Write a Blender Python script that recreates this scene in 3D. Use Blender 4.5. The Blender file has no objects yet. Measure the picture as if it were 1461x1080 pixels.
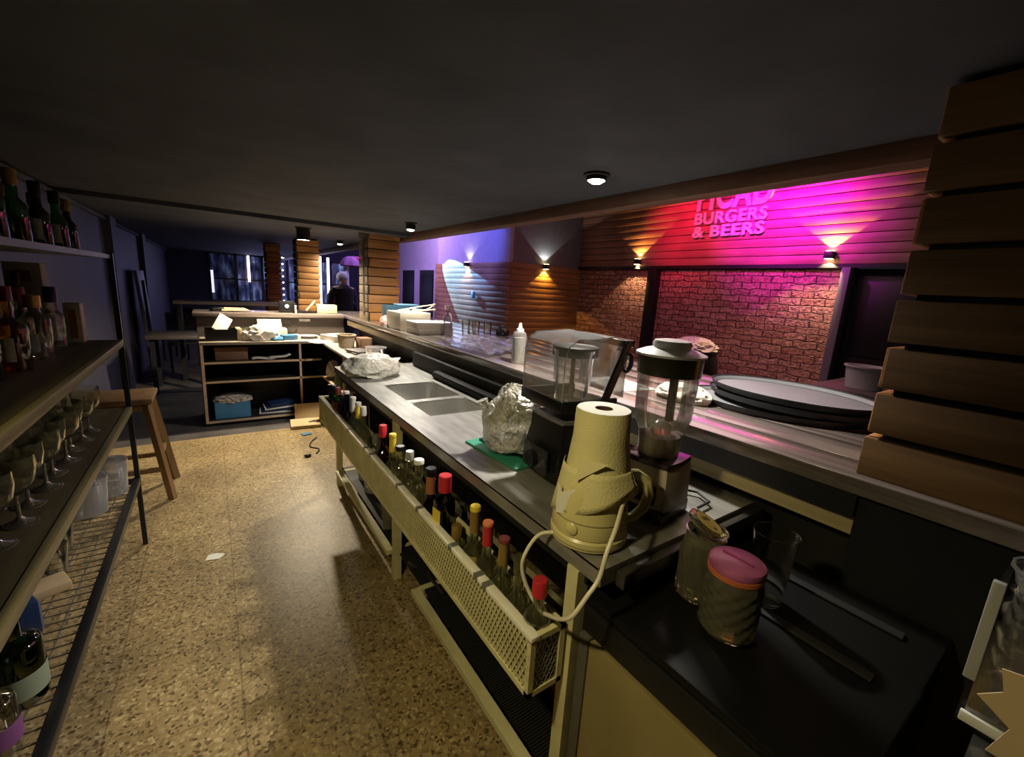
import bpy, bmesh, math, random
from mathutils import Vector, Matrix, noise
random.seed(7)
S = bpy.context.scene
COL = S.collection
PI = math.pi
H = 1.58

# ------------------------------------------------------------------ materials
MATS = {}
def nt_new(name):
    m = bpy.data.materials.new(name); m.use_nodes = True
    n = m.node_tree; n.nodes.clear()
    out = n.nodes.new('ShaderNodeOutputMaterial')
    return m, n, out
def N(n, t, **kw):
    x = n.nodes.new(t)
    for k, v in kw.items():
        if k in x.inputs: x.inputs[k].default_value = v
        else: setattr(x, k, v)
    return x
def pbr(name, col, rough=.5, metal=0., noise_amt=0., noise_scale=8., bump=0., bump_scale=40., col2=None, stretch=None, spec=.5, coat=0.):
    if name in MATS: return MATS[name]
    m, n, out = nt_new(name)
    p = N(n, 'ShaderNodeBsdfPrincipled')
    p.inputs['Roughness'].default_value = rough; p.inputs['Metallic'].default_value = metal
    p.inputs['Specular IOR Level'].default_value = spec
    p.inputs['Coat Weight'].default_value = coat
    p.inputs['Base Color'].default_value = (*col, 1)
    n.links.new(p.outputs[0], out.inputs[0])
    tc = N(n, 'ShaderNodeTexCoord'); mp = N(n, 'ShaderNodeMapping')
    n.links.new(tc.outputs['Object'], mp.inputs[0])
    if stretch: mp.inputs['Scale'].default_value = stretch
    if noise_amt or col2:
        nz = N(n, 'ShaderNodeTexNoise'); nz.inputs['Scale'].default_value = noise_scale; nz.inputs['Detail'].default_value = 6
        n.links.new(mp.outputs[0], nz.inputs['Vector'])
        r = N(n, 'ShaderNodeValToRGB')
        c2 = col2 or tuple(c * (1 - noise_amt) for c in col)
        r.color_ramp.elements[0].position = .3; r.color_ramp.elements[1].position = .7
        r.color_ramp.elements[0].color = (*c2, 1); r.color_ramp.elements[1].color = (*col, 1)
        n.links.new(nz.outputs[0], r.inputs[0]); n.links.new(r.outputs[0], p.inputs['Base Color'])
    if bump:
        nb = N(n, 'ShaderNodeTexNoise'); nb.inputs['Scale'].default_value = bump_scale; nb.inputs['Detail'].default_value = 4
        n.links.new(mp.outputs[0], nb.inputs['Vector'])
        b = N(n, 'ShaderNodeBump'); b.inputs['Strength'].default_value = bump; b.inputs['Distance'].default_value = .01
        n.links.new(nb.outputs[0], b.inputs['Height']); n.links.new(b.outputs[0], p.inputs['Normal'])
    MATS[name] = m; return m
def glass(name, tint=(1, 1, 1), rough=.03, base=.05, gcol=(1, 1, 1), milky=0., mcol=(.8, .8, .8), crumple=0., cscale=22.):
    """thin glass or clear plastic: tinted transparency, Fresnel gloss, optional milkiness"""
    if name in MATS: return MATS[name]
    m, n, out = nt_new(name)
    tr = N(n, 'ShaderNodeBsdfTransparent'); tr.inputs[0].default_value = (*tint, 1)
    gl = N(n, 'ShaderNodeBsdfGlossy'); gl.inputs['Roughness'].default_value = rough; gl.inputs[0].default_value = (*gcol, 1)
    fr = N(n, 'ShaderNodeLayerWeight'); fr.inputs['Blend'].default_value = .35
    ma = N(n, 'ShaderNodeMath', operation='MULTIPLY_ADD'); ma.inputs[1].default_value = .75; ma.inputs[2].default_value = base
    ma.use_clamp = True
    n.links.new(fr.outputs['Fresnel'], ma.inputs[0])
    src = tr
    bp = None
    if crumple:
        tc = N(n, 'ShaderNodeTexCoord'); vo = N(n, 'ShaderNodeTexVoronoi'); vo.inputs['Scale'].default_value = cscale
        nz = N(n, 'ShaderNodeTexNoise'); nz.inputs['Scale'].default_value = cscale * .6; nz.inputs['Detail'].default_value = 5
        n.links.new(tc.outputs['Object'], nz.inputs['Vector']); n.links.new(nz.outputs['Color'], vo.inputs['Vector']); vo.inputs['Scale'].default_value = 6
        bp = N(n, 'ShaderNodeBump'); bp.inputs['Strength'].default_value = crumple; bp.inputs['Distance'].default_value = .02
        n.links.new(vo.outputs['Distance'], bp.inputs['Height']); n.links.new(bp.outputs[0], gl.inputs['Normal']); n.links.new(bp.outputs[0], fr.inputs['Normal'])
    if milky:
        df = N(n, 'ShaderNodeBsdfDiffuse'); df.inputs[0].default_value = (*mcol, 1)
        if bp: n.links.new(bp.outputs[0], df.inputs['Normal'])
        mm = N(n, 'ShaderNodeMixShader'); mm.inputs[0].default_value = milky
        n.links.new(tr.outputs[0], mm.inputs[1]); n.links.new(df.outputs[0], mm.inputs[2]); src = mm
    mx = N(n, 'ShaderNodeMixShader')
    n.links.new(ma.outputs[0], mx.inputs[0]); n.links.new(src.outputs[0], mx.inputs[1]); n.links.new(gl.outputs[0], mx.inputs[2])
    n.links.new(mx.outputs[0], out.inputs[0]); MATS[name] = m; return m
def realglass(name, col=(1, 1, 1), rough=.0, tw=1.):
    m, n, out = nt_new(name); p = N(n, 'ShaderNodeBsdfPrincipled'); p.inputs['Base Color'].default_value = (*col, 1); p.inputs['Roughness'].default_value = rough
    p.inputs['Transmission Weight'].default_value = tw; p.inputs['IOR'].default_value = 1.45; n.links.new(p.outputs[0], out.inputs[0]); MATS[name] = m; return m
def emit(name, col, s):
    if name in MATS: return MATS[name]
    m, n, out = nt_new(name); e = N(n, 'ShaderNodeEmission'); e.inputs[0].default_value = (*col, 1); e.inputs[1].default_value = s
    n.links.new(e.outputs[0], out.inputs[0]); MATS[name] = m; return m
def wood(name, c1, c2, axis='X', rough=.55, scale=3., coat=0.):
    """grain stretched along one axis, a hue shift from board to board, a few knots"""
    if name in MATS: return MATS[name]
    m, n, out = nt_new(name); p = N(n, 'ShaderNodeBsdfPrincipled'); p.inputs['Roughness'].default_value = rough
    p.inputs['Coat Weight'].default_value = coat; p.inputs['Coat Roughness'].default_value = .12
    tc = N(n, 'ShaderNodeTexCoord'); mp = N(n, 'ShaderNodeMapping')
    sc = {'X': (.35, 6, 6), 'Y': (6, .35, 6), 'Z': (6, 6, .35)}[axis]; mp.inputs['Scale'].default_value = sc
    n.links.new(tc.outputs['Object'], mp.inputs[0])
    nz = N(n, 'ShaderNodeTexNoise'); nz.inputs['Scale'].default_value = scale; nz.inputs['Detail'].default_value = 9; nz.inputs['Roughness'].default_value = .65
    n.links.new(mp.outputs[0], nz.inputs['Vector'])
    r = N(n, 'ShaderNodeValToRGB'); e = r.color_ramp.elements
    e[0].position = .32; e[1].position = .68; e[0].color = (*c1, 1); e[1].color = (*c2, 1)
    n.links.new(nz.outputs[0], r.inputs[0])
    n2 = N(n, 'ShaderNodeTexNoise'); n2.inputs['Scale'].default_value = 1.7; n.links.new(tc.outputs['Object'], n2.inputs['Vector'])
    hv = N(n, 'ShaderNodeHueSaturation'); mr = N(n, 'ShaderNodeMapRange'); mr.inputs[1].default_value = .3; mr.inputs[2].default_value = .7; mr.inputs[3].default_value = .7; mr.inputs[4].default_value = 1.25
    n.links.new(n2.outputs[0], mr.inputs[0]); n.links.new(mr.outputs[0], hv.inputs['Value']); n.links.new(r.outputs[0], hv.inputs['Color'])
    n.links.new(hv.outputs[0], p.inputs['Base Color'])
    b = N(n, 'ShaderNodeBump'); b.inputs['Strength'].default_value = .25; b.inputs['Distance'].default_value = .004
    n.links.new(nz.outputs[0], b.inputs['Height']); n.links.new(b.outputs[0], p.inputs['Normal'])
    n.links.new(p.outputs[0], out.inputs[0]); MATS[name] = m; return m

def terrazzo():
    m, n, out = nt_new('terrazzo'); p = N(n, 'ShaderNodeBsdfPrincipled'); p.inputs['Roughness'].default_value = .42
    tc = N(n, 'ShaderNodeTexCoord')
    v = N(n, 'ShaderNodeTexVoronoi'); v.inputs['Scale'].default_value = 95; n.links.new(tc.outputs['Object'], v.inputs['Vector'])
    r = N(n, 'ShaderNodeValToRGB'); e = r.color_ramp.elements
    e[0].position = .0; e[0].color = (.10, .068, .030, 1); e[1].position = 1; e[1].color = (.60, .47, .25, 1)
    for po, c in ((.22, (.30, .215, .10)), (.45, (.43, .32, .155)), (.75, (.34, .235, .105))):
        k = e.new(po); k.color = (*c, 1)
    sx = N(n, 'ShaderNodeSeparateColor'); n.links.new(v.outputs['Color'], sx.inputs[0]); n.links.new(sx.outputs[0], r.inputs[0])
    nz = N(n, 'ShaderNodeTexNoise'); nz.inputs['Scale'].default_value = 2.2; nz.inputs['Detail'].default_value = 7; n.links.new(tc.outputs['Object'], nz.inputs['Vector'])
    mr = N(n, 'ShaderNodeMapRange'); mr.inputs[1].default_value = .3; mr.inputs[2].default_value = .72; mr.inputs[3].default_value = .62; mr.inputs[4].default_value = 1.1
    n.links.new(nz.outputs[0], mr.inputs[0])
    br = N(n, 'ShaderNodeTexBrick'); br.offset = 0.; br.inputs['Scale'].default_value = 1.; br.inputs['Brick Width'].default_value = .4; br.inputs['Row Height'].default_value = .4
    br.inputs['Mortar Size'].default_value = .0035; br.inputs['Color1'].default_value = br.inputs['Color2'].default_value = (1, 1, 1, 1); br.inputs['Mortar'].default_value = (.70, .67, .62, 1)
    n.links.new(tc.outputs['Object'], br.inputs['Vector'])
    m1 = N(n, 'ShaderNodeMix', data_type='RGBA', blend_type='MULTIPLY'); m1.inputs[0].default_value = 1
    n.links.new(r.outputs[0], m1.inputs[6]); n.links.new(br.outputs[0], m1.inputs[7])
    m2 = N(n, 'ShaderNodeMix', data_type='RGBA', blend_type='MULTIPLY'); m2.inputs[0].default_value = 1
    n.links.new(m1.outputs[2], m2.inputs[6]); n.links.new(mr.outputs[0], m2.inputs[7])
    n.links.new(m2.outputs[2], p.inputs['Base Color'])
    b = N(n, 'ShaderNodeBump'); b.inputs['Strength'].default_value = .3; b.inputs['Distance'].default_value = .004
    n.links.new(sx.outputs[1], b.inputs['Height']); n.links.new(b.outputs[0], p.inputs['Normal'])
    n.links.new(p.outputs[0], out.inputs[0]); return m
def brickmat():
    m, n, out = nt_new('old_brick'); p = N(n, 'ShaderNodeBsdfPrincipled'); p.inputs['Roughness'].default_value = .8
    tc = N(n, 'ShaderNodeTexCoord')
    mp = N(n, 'ShaderNodeMapping'); mp.inputs['Rotation'].default_value = (0, 0, 0)
    cx = N(n, 'ShaderNodeSeparateXYZ'); n.links.new(tc.outputs['Object'], cx.inputs[0])
    cc = N(n, 'ShaderNodeCombineXYZ'); n.links.new(cx.outputs[1], cc.inputs[0]); n.links.new(cx.outputs[2], cc.inputs[1])
    nz = N(n, 'ShaderNodeTexNoise'); nz.inputs['Scale'].default_value = 5; nz.inputs['Detail'].default_value = 2.5; n.links.new(tc.outputs['Object'], nz.inputs['Vector'])
    vs = N(n, 'ShaderNodeVectorMath', operation='SCALE'); vs.inputs[3].default_value = .085; n.links.new(nz.outputs['Color'], vs.inputs[0])
    va = N(n, 'ShaderNodeVectorMath', operation='ADD'); n.links.new(cc.outputs[0], va.inputs[0]); n.links.new(vs.outputs[0], va.inputs[1])
    br = N(n, 'ShaderNodeTexBrick'); br.inputs['Scale'].default_value = 1; br.inputs['Brick Width'].default_value = .27; br.inputs['Row Height'].default_value = .092
    br.inputs['Mortar Size'].default_value = .010; br.inputs['Mortar Smooth'].default_value = .9
    br.inputs['Color1'].default_value = (.36, .16, .11, 1); br.inputs['Color2'].default_value = (.52, .30, .22, 1); br.inputs['Mortar'].default_value = (.22, .13, .10, 1)
    n.links.new(va.outputs[0], br.inputs['Vector'])
    n2 = N(n, 'ShaderNodeTexNoise'); n2.inputs['Scale'].default_value = 28; n2.inputs['Detail'].default_value = 6; n.links.new(tc.outputs['Object'], n2.inputs['Vector'])
    mr = N(n, 'ShaderNodeMapRange'); mr.inputs[1].default_value = .3; mr.inputs[2].default_value = .7; mr.inputs[3].default_value = .55; mr.inputs[4].default_value = 1.3; n.links.new(n2.outputs[0], mr.inputs[0])
    mx = N(n, 'ShaderNodeMix', data_type='RGBA', blend_type='MULTIPLY'); mx.inputs[0].default_value = 1
    n.links.new(br.outputs[0], mx.inputs[6]); n.links.new(mr.outputs[0], mx.inputs[7]); n.links.new(mx.outputs[2], p.inputs['Base Color'])
    inv = N(n, 'ShaderNodeMath', operation='MULTIPLY_ADD'); inv.inputs[1].default_value = -1; inv.inputs[2].default_value = 1; n.links.new(br.outputs['Fac'], inv.inputs[0])
    hs = N(n, 'ShaderNodeMath', operation='MULTIPLY_ADD'); hs.inputs[1].default_value = .8; n.links.new(n2.outputs[0], hs.inputs[0]); n.links.new(inv.outputs[0], hs.inputs[2])
    b = N(n, 'ShaderNodeBump'); b.inputs['Strength'].default_value = 1; b.inputs['Distance'].default_value = .05
    n.links.new(hs.outputs[0], b.inputs['Height']); n.links.new(b.outputs[0], p.inputs['Normal'])
    n.links.new(p.outputs[0], out.inputs[0]); return m
def nightglass(name, stren):
    """lit street seen through a pane: cool glow in soft vertical streaks"""
    m, n, out = nt_new(name); tc = N(n, 'ShaderNodeTexCoord'); mp = N(n, 'ShaderNodeMapping'); mp.inputs['Scale'].default_value = (3, 1, .8)
    n.links.new(tc.outputs['Object'], mp.inputs[0]); nz = N(n, 'ShaderNodeTexNoise'); nz.inputs['Scale'].default_value = 2.6; nz.inputs['Detail'].default_value = 6
    n.links.new(mp.outputs[0], nz.inputs['Vector']); r = N(n, 'ShaderNodeValToRGB'); e = r.color_ramp.elements
    e[0].position = .38; e[0].color = (.015, .02, .06, 1); e[1].position = .72; e[1].color = (.35, .45, .9, 1); k = e.new(.52); k.color = (.07, .08, .25, 1)
    n.links.new(nz.outputs[0], r.inputs[0]); em = N(n, 'ShaderNodeEmission'); em.inputs[1].default_value = stren; n.links.new(r.outputs[0], em.inputs[0])
    gl = N(n, 'ShaderNodeBsdfGlossy'); gl.inputs['Roughness'].default_value = .05; ad = N(n, 'ShaderNodeMixShader'); ad.inputs[0].default_value = .08
    n.links.new(em.outputs[0], ad.inputs[1]); n.links.new(gl.outputs[0], ad.inputs[2]); n.links.new(ad.outputs[0], out.inputs[0]); return m

BLACK = pbr('black_paint', (.007, .007, .008), .5, noise_amt=.4)
BLACKW = pbr('black_wood', (.02, .018, .016), .5, noise_amt=.5, noise_scale=5)
BLKPL = pbr('black_plastic', (.008, .008, .009), .3)
CEIL = pbr('dark_ceiling', (.080, .086, .104), .75, noise_amt=.35, noise_scale=3., bump=.15, bump_scale=14, spec=.2)
NAVY = pbr('navy_wall', (.048, .047, .078), .6, noise_amt=.3, noise_scale=3)
SLATE = pbr('slate_wall', (.20, .22, .26), .7, noise_amt=.15)
PALEW = pbr('pale_wall', (.5, .48, .55), .7, noise_amt=.1)
TERR = terrazzo(); BRICK = brickmat(); STREETS = [nightglass('street_glow_%d' % i, v) for i, v in enumerate((.05, .20, .30, .35, .35, .35))]
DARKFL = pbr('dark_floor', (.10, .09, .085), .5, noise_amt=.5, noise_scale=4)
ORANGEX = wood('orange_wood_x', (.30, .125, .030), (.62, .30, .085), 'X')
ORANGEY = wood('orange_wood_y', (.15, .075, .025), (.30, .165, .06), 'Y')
PANELX = wood('panel_wood_x', (.30, .15, .05), (.52, .29, .11), 'X'); PANELY = wood('panel_wood_y', (.30, .16, .07), (.52, .30, .14), 'Y')
FASCY = wood('fascia_wood', (.24, .11, .08), (.38, .19, .14), 'Y')
BEAMY = wood('beam_wood', (.11, .055, .035), (.20, .105, .065), 'Y')
BARWOOD = wood('bar_wood_y', (.11, .085, .075), (.33, .28, .26), 'Y', rough=.22, coat=1)
BARWOODX = wood('bar_wood_x', (.11, .085, .075), (.33, .28, .26), 'X', rough=.3, coat=.4)
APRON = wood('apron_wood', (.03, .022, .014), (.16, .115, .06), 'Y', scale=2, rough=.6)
APRONX = wood('apron_wood_x', (.03, .025, .022), (.11, .09, .075), 'X', scale=2, rough=.6)
PALEPLY = wood('pale_ply', (.40, .27, .17), (.62, .47, .33), 'X', rough=.6); PALEPLYY = wood('pale_ply_y', (.40, .27, .17), (.62, .47, .33), 'Y', rough=.6)
STRIPW = wood('strip_wood', (.42, .35, .18), (.62, .52, .29), 'Y', rough=.6)
SHELFW = wood('shelf_wood', (.045, .035, .017), (.12, .095, .045), 'Y', rough=.5)
STOOLW = wood('stool_wood', (.13, .07, .025), (.26, .15, .06), 'Z', rough=.5)
STEEL = pbr('brushed_steel', (.44, .43, .395), .40, .55, noise_amt=.45, noise_scale=9, bump=.06, bump_scale=60, stretch=(3, .6, 3))
BOWL = pbr('sink_steel', (.72, .71, .66), .24, .85, noise_amt=.2, noise_scale=14)
CHROME = pbr('chrome', (.8, .8, .8), .12, 1)
WHITEM = pbr('white_metal', (.76, .71, .40), .4, noise_amt=.25, noise_scale=9); WHITEB = pbr('white_rim', (.92, .90, .78), .25, noise_amt=.12, noise_scale=14)
GREYTAPE = pbr('grey_tape', (.16, .16, .14), .5)
BLKMET = pbr('black_metal', (.02, .02, .021), .4, .2, noise_amt=.3)
CREAM = pbr('cream_plastic', (.64, .57, .26), .32, noise_amt=.08, noise_scale=5); CREAMLINE = pbr('cream_shadow_groove', (.30, .26, .12), .5)
PAPER = pbr('paper_towel', (.66, .60, .30), .85, bump=.25, bump_scale=160, noise_amt=.08, noise_scale=5); PAPERW = pbr('white_paper', (.78, .76, .68), .8, noise_amt=.05)
TUBE = pbr('cardboard_tube', (.10, .055, .03), .9)
KRAFT = pbr('kraft_card', (.60, .45, .26), .8, noise_amt=.12, noise_scale=6); KRAFTD = pbr('brown_card', (.24, .135, .075), .85, noise_amt=.2)
CREAMBOX = pbr('cream_card', (.62, .58, .46), .75, noise_amt=.1); WHITEP = pbr('white_plastic', (.72, .72, .70), .35)
BLUE = pbr('blue_plastic', (.05, .22, .42), .5, noise_amt=.2); DKBLUE = pbr('dark_blue_plastic', (.01, .03, .10), .45); TEAL = pbr('teal_card', (.008, .06, .10), .6)
GREEN = pbr('green_board', (.03, .26, .17), .45, noise_amt=.15); RED = pbr('red_plastic', (.50, .025, .035), .35); YEL = pbr('yellow_plastic', (.70, .52, .04), .4); GOLD = pbr('gold_foil', (.42, .27, .07), .35, .6)
ORCAP = pbr('orange_cap', (.75, .22, .08), .4); DKRED = pbr('dark_red_cap', (.20, .035, .03), .4)
GREYR = pbr('grey_rubber', (.27, .275, .295), .55, noise_amt=.12, noise_scale=8, bump=.2, bump_scale=250); RUBBER = pbr('black_rubber', (.015, .015, .016), .6)
CLOTH = pbr('white_cloth', (.70, .66, .58), .9, bump=.3, bump_scale=90); SKIN = pbr('skin', (.55, .34, .25), .6); HAIRW = pbr('white_hair', (.6, .6, .66), .8, bump=.5, bump_scale=80); JACKET = pbr('dark_jacket', (.02, .02, .03), .8)
LAB_Y = pbr('yellow_label', (.75, .55, .05), .6); LAB_C = pbr('cream_label', (.72, .62, .42), .6, noise_amt=.3, noise_scale=60); LAB_W = pbr('white_label', (.7, .68, .6), .6, noise_amt=.3, noise_scale=70); LAB_G = pbr('gold_label', (.5, .38, .10), .5, noise_amt=.3, noise_scale=50)
PINK = pbr('pink_lid', (.50, .14, .32), .35, noise_amt=.45, noise_scale=30); PINKP = pbr('pink_paper', (.62, .15, .15), .7, col2=(.8, .65, .55), noise_scale=40)
CLEAR = glass('clear_glass', (.95, .96, .92), .04, .07); CLEARB = glass('bottle_glass', (.90, .90, .76), .05, .08, milky=.06, mcol=(.5, .46, .26)); CUP = glass('cup_plastic', (.97, .97, .95), .08, .10, milky=.012); CLEARY = glass('stemware_glass', (.97, .97, .90), .14, .10, (1, .95, .68), milky=.03, mcol=(.8, .75, .5)); CLEARP = glass('clear_plastic', (.95, .95, .96), .12, .10, milky=.13, mcol=(.95, .95, .97))
CLEARJ = glass('jar_plastic', (.96, .95, .94), .12, .10, milky=.10, mcol=(.95, .93, .90)); JARG = glass('jar_glass', (.93, .92, .84), .05, .13, (1, .97, .85), milky=.05, mcol=(.6, .55, .4), crumple=.25); MILKP = glass('milky_plastic', (.85, .85, .85), .15, .08, milky=.35)
BAGW = glass('thin_white_bag', (.9, .9, .88), .35, -.02, milky=.94, mcol=(.90, .87, .74), crumple=.35); BAGC = glass('clear_bag', (.93, .93, .90), .12, .13, milky=.40, mcol=(.82, .80, .66), crumple=.9); WRAP = glass('clear_wrap', (.95, .95, .97), .10, .13, milky=.08, crumple=.7)
GGREEN = glass('green_glass', (.06, .42, .10), .05, .07); GBROWN = glass('brown_glass', (.30, .10, .03), .05, .07); GDARK = glass('dark_glass', (.05, .05, .045), .05, .07); GBLUE = glass('navy_glass', (.05, .08, .22), .05, .06); GOLIVE = glass('pale_olive_glass', (.75, .76, .52), .05, .08, milky=.08, mcol=(.36, .36, .16)); GAMBER = glass('amber_glass', (.80, .50, .18), .05, .06)
LIQR = glass('red_liquor', (.42, .10, .05), .05, .05)
RGLASS = realglass('solid_glass', (.97, .97, .92), .04); STEMG = realglass('stem_glass', (.96, .93, .74), .06, .965); JARS = realglass('olive_jar_glass', (.84, .79, .54), .05, .92)
FOIL = pbr('crumpled_foil', (.65, .63, .55), .25, .9, bump=.9, bump_scale=40)
FROST = pbr('cloudy_liquid', (.72, .63, .52), .4, noise_amt=.2); SAUCE = pbr('pale_sauce', (.70, .62, .36), .5, noise_amt=.3, noise_scale=40)
WICKER = pbr('pale_wicker', (.50, .40, .26), .8, bump=.8, bump_scale=120, noise_amt=.35, noise_scale=60)
PANELB = pbr('beige_panel', (.30, .24, .10), .42, noise_amt=.3, noise_scale=4, bump=.05)
SIGNM = pbr('sign_white', (.85, .80, .85), .5)
BULB = emit('lamp_lens', (1, .92, .72), 12); NEON = emit('neon_tube', (.86, .80, 1), 2.5); SCONE = emit('sconce_lens', (1, .75, .35), 9); FAIRY = emit('fairy_bulb', (1, .75, .95), 1.2); PIN = emit('pilot_light', (.8, .85, 1), 1.6)
PURPLE = pbr('purple_fabric', (.42, .18, .50), .8, noise_amt=.2); LILAC = pbr('lilac_post', (.55, .55, .72), .5)
GREYBAG = pbr('grey_bag', (.16, .145, .11), .6, noise_amt=.3, bump=.5, bump_scale=12)
PRINT = pbr('black_ink', (.03, .03, .03), .7)
PLAQ = pbr('teal_plate', (.25, .55, .6), .5)

# ------------------------------------------------------------------ mesh builder
class MB:
    def __init__(s): s.bm = bmesh.new()
    def box(s, x0, x1, y0, y1, z0, z1, bev=0., M=None):
        r = bmesh.ops.create_cube(s.bm, size=1)['verts']
        T = Matrix.Translation(((x0 + x1) / 2, (y0 + y1) / 2, (z0 + z1) / 2)) @ Matrix.Diagonal((abs(x1 - x0), abs(y1 - y0), abs(z1 - z0), 1))
        if M: T = M @ T
        bmesh.ops.transform(s.bm, matrix=T, verts=r)
        if bev:
            ed = list({e for v in r for e in v.link_edges})
            bmesh.ops.bevel(s.bm, geom=ed, offset=bev, segments=2, profile=.5, affect='EDGES')
        return s
    def cbox(s, cx, cy, cz, sx, sy, sz, rz=0, bev=0., rx=0, ry=0):
        M = Matrix.Translation((cx, cy, cz)) @ Matrix.Rotation(rz, 4, 'Z') @ Matrix.Rotation(ry, 4, 'Y') @ Matrix.Rotation(rx, 4, 'X')
        return s.box(-sx / 2, sx / 2, -sy / 2, sy / 2, -sz / 2, sz / 2, bev, M)
    def lathe(s, prof, n=24, cx=0, cy=0, sq=0., sx=1, sy=1, rz=0, f=None):
        """revolve (radius, z) pairs; sq > 0 squares the plan; f(angle, z) scales the radius"""
        rings = []
        for r, z in prof:
            if r < 1e-5: rings.append([s.bm.verts.new((cx, cy, z))]); continue
            ring = []
            for k in range(n):
                a = 2 * PI * k / n; rr = r
                if sq: rr = r * (1 - sq + sq / max(abs(math.cos(a)), abs(math.sin(a))))
                if f: rr *= f(a, z)
                x, y = rr * math.cos(a) * sx, rr * math.sin(a) * sy
                if rz: x, y = x * math.cos(rz) - y * math.sin(rz), x * math.sin(rz) + y * math.cos(rz)
                ring.append(s.bm.verts.new((cx + x, cy + y, z)))
            rings.append(ring)
        for a, b in zip(rings, rings[1:]):
            la, lb = len(a), len(b)
            if la == 1 and lb == 1: continue
            for k in range(n):
                j = (k + 1) % n
                if la == 1: q = (a[0], b[j], b[k])
                elif lb == 1: q = (a[k], a[j], b[0])
                else: q = (a[k], a[j], b[j], b[k])
                s.bm.faces.new(q)
        return s
    def cyl(s, r, z0, z1, cx=0, cy=0, n=20, r2=None, **k):
        return s.lathe([(0, z0), (r, z0), (r if r2 is None else r2, z1), (0, z1)], n, cx, cy, **k)
    def tube(s, pts, r, n=8, closed=False):
        pts = [Vector(p) for p in pts]; rings = []; m = len(pts); up = None
        for i, p in enumerate(pts):
            a = pts[i - 1] if (i or closed) else p; b = pts[(i + 1) % m] if (i < m - 1 or closed) else p
            t = (b - a).normalized()
            if up is None: up = Vector((0, 0, 1)) if abs(t.z) < .9 else Vector((1, 0, 0))
            u = t.cross(up); u = u.normalized() if u.length > 1e-6 else Vector((1, 0, 0)); w = u.cross(t).normalized(); up = w
            rr = r[i] if isinstance(r, (list, tuple)) else r
            rings.append([s.bm.verts.new(p + (u * math.cos(2 * PI * k / n) + w * math.sin(2 * PI * k / n)) * rr) for k in range(n)])
        R = rings + ([rings[0]] if closed else [])
        for a, b in zip(R, R[1:]):
            for k in range(n):
                s.bm.faces.new((a[k], a[(k + 1) % n], b[(k + 1) % n], b[k]))
        if not closed:
            s.bm.faces.new(rings[0][::-1]); s.bm.faces.new(rings[-1])
        return s
    def bar(s, p, q, w, h=None):
        """square section bar between two points"""
        p, q = Vector(p), Vector(q); d = q - p; h = h or w
        R = d.to_track_quat('Z', 'X').to_matrix().to_4x4()
        return s.box(-w / 2, w / 2, -h / 2, h / 2, 0, d.length, 0, Matrix.Translation(p) @ R)
    def prism(s, pts, z0, z1, M=None):
        a = [s.bm.verts.new((x, y, z0)) for x, y in pts]; b = [s.bm.verts.new((x, y, z1)) for x, y in pts]; n = len(pts)
        s.bm.faces.new(a[::-1]); s.bm.faces.new(b)
        for k in range(n): s.bm.faces.new((a[k], a[(k + 1) % n], b[(k + 1) % n], b[k]))
        if M: bmesh.ops.transform(s.bm, matrix=M, verts=a + b)
        return s
    def blob(s, cx, cy, cz, sx, sy, sz, amp=.25, fr=2.5, seed=0, sub=4, flat=True, sharp=False):
        vs = bmesh.ops.create_icosphere(s.bm, subdivisions=sub, radius=1)['verts']; o = Vector((seed * 7.1, seed * 3.3, seed * 1.7))
        for v in vs:
            d = v.co.normalized(); q = d * fr + o
            k = (1 - abs(noise.noise(q)) * 2) if sharp else noise.noise(q)
            k2 = (.5 - abs(noise.noise(q * 2.7 + o))) if sharp else noise.noise(q * 2.7)
            c = d * (1 + amp * k + amp * .5 * k2)
            v.co = Vector((c.x * sx, c.y * sy, c.z * sz))
            if flat and v.co.z < -sz * .55: v.co.z = -sz * .55
            v.co += Vector((cx, cy, cz))
        return s
    def sheet(s, nx, ny, fn):
        g = [[s.bm.verts.new(fn(i / nx, j / ny)) for j in range(ny + 1)] for i in range(nx + 1)]
        for i in range(nx):
            for j in range(ny): s.bm.faces.new((g[i][j], g[i + 1][j], g[i + 1][j + 1], g[i][j + 1]))
        return s
    def build(s, name, mat, parent=None, loc=None, smooth=True, solid=0., fixn=True):
        if fixn: bmesh.ops.recalc_face_normals(s.bm, faces=s.bm.faces)
        me = bpy.data.meshes.new(name); s.bm.to_mesh(me); s.bm.free()
        if smooth:
            me.shade_smooth(); me.set_sharp_from_angle(angle=math.radians(38))
        me.materials.append(mat); o = bpy.data.objects.new(name, me); COL.objects.link(o)
        if parent: o.parent = parent
        if loc: o.location = loc
        if solid:
            md = o.modifiers.new('thickness', 'SOLIDIFY'); md.thickness = solid; md.offset = 0
        return o
def tag(o, label=None, cat=None, group=None, kind=None):
    if label: o['label'] = label
    if cat: o['category'] = cat
    if group: o['group'] = group
    if kind: o['kind'] = kind
    return o
def thing(name, label, cat, loc=(0, 0, 0), rz=0, group=None):
    o = bpy.data.objects.new(name, None); o.empty_display_size = .05; COL.objects.link(o)
    o.location = loc; o.rotation_euler = (0, 0, rz); return tag(o, label, cat, group)
def struct(name, mb, mat, label=None, **k):
    return tag(mb.build(name, mat, **k), label, None, None, 'structure')
def kids(o): return [c for c in bpy.data.objects if c.parent == o]
def dup(o, loc, rz=None, label=None, group=None):
    ks = kids(o); r = o.copy(); COL.objects.link(r); r.location = loc
    if rz is not None: r.rotation_euler = (0, 0, rz)
    if label: r['label'] = label
    if group: r['group'] = group
    for c in ks:
        gs = kids(c); d = c.copy(); COL.objects.link(d); d.parent = r
        for g in gs:
            e = g.copy(); COL.objects.link(e); e.parent = d
    return r
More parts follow.
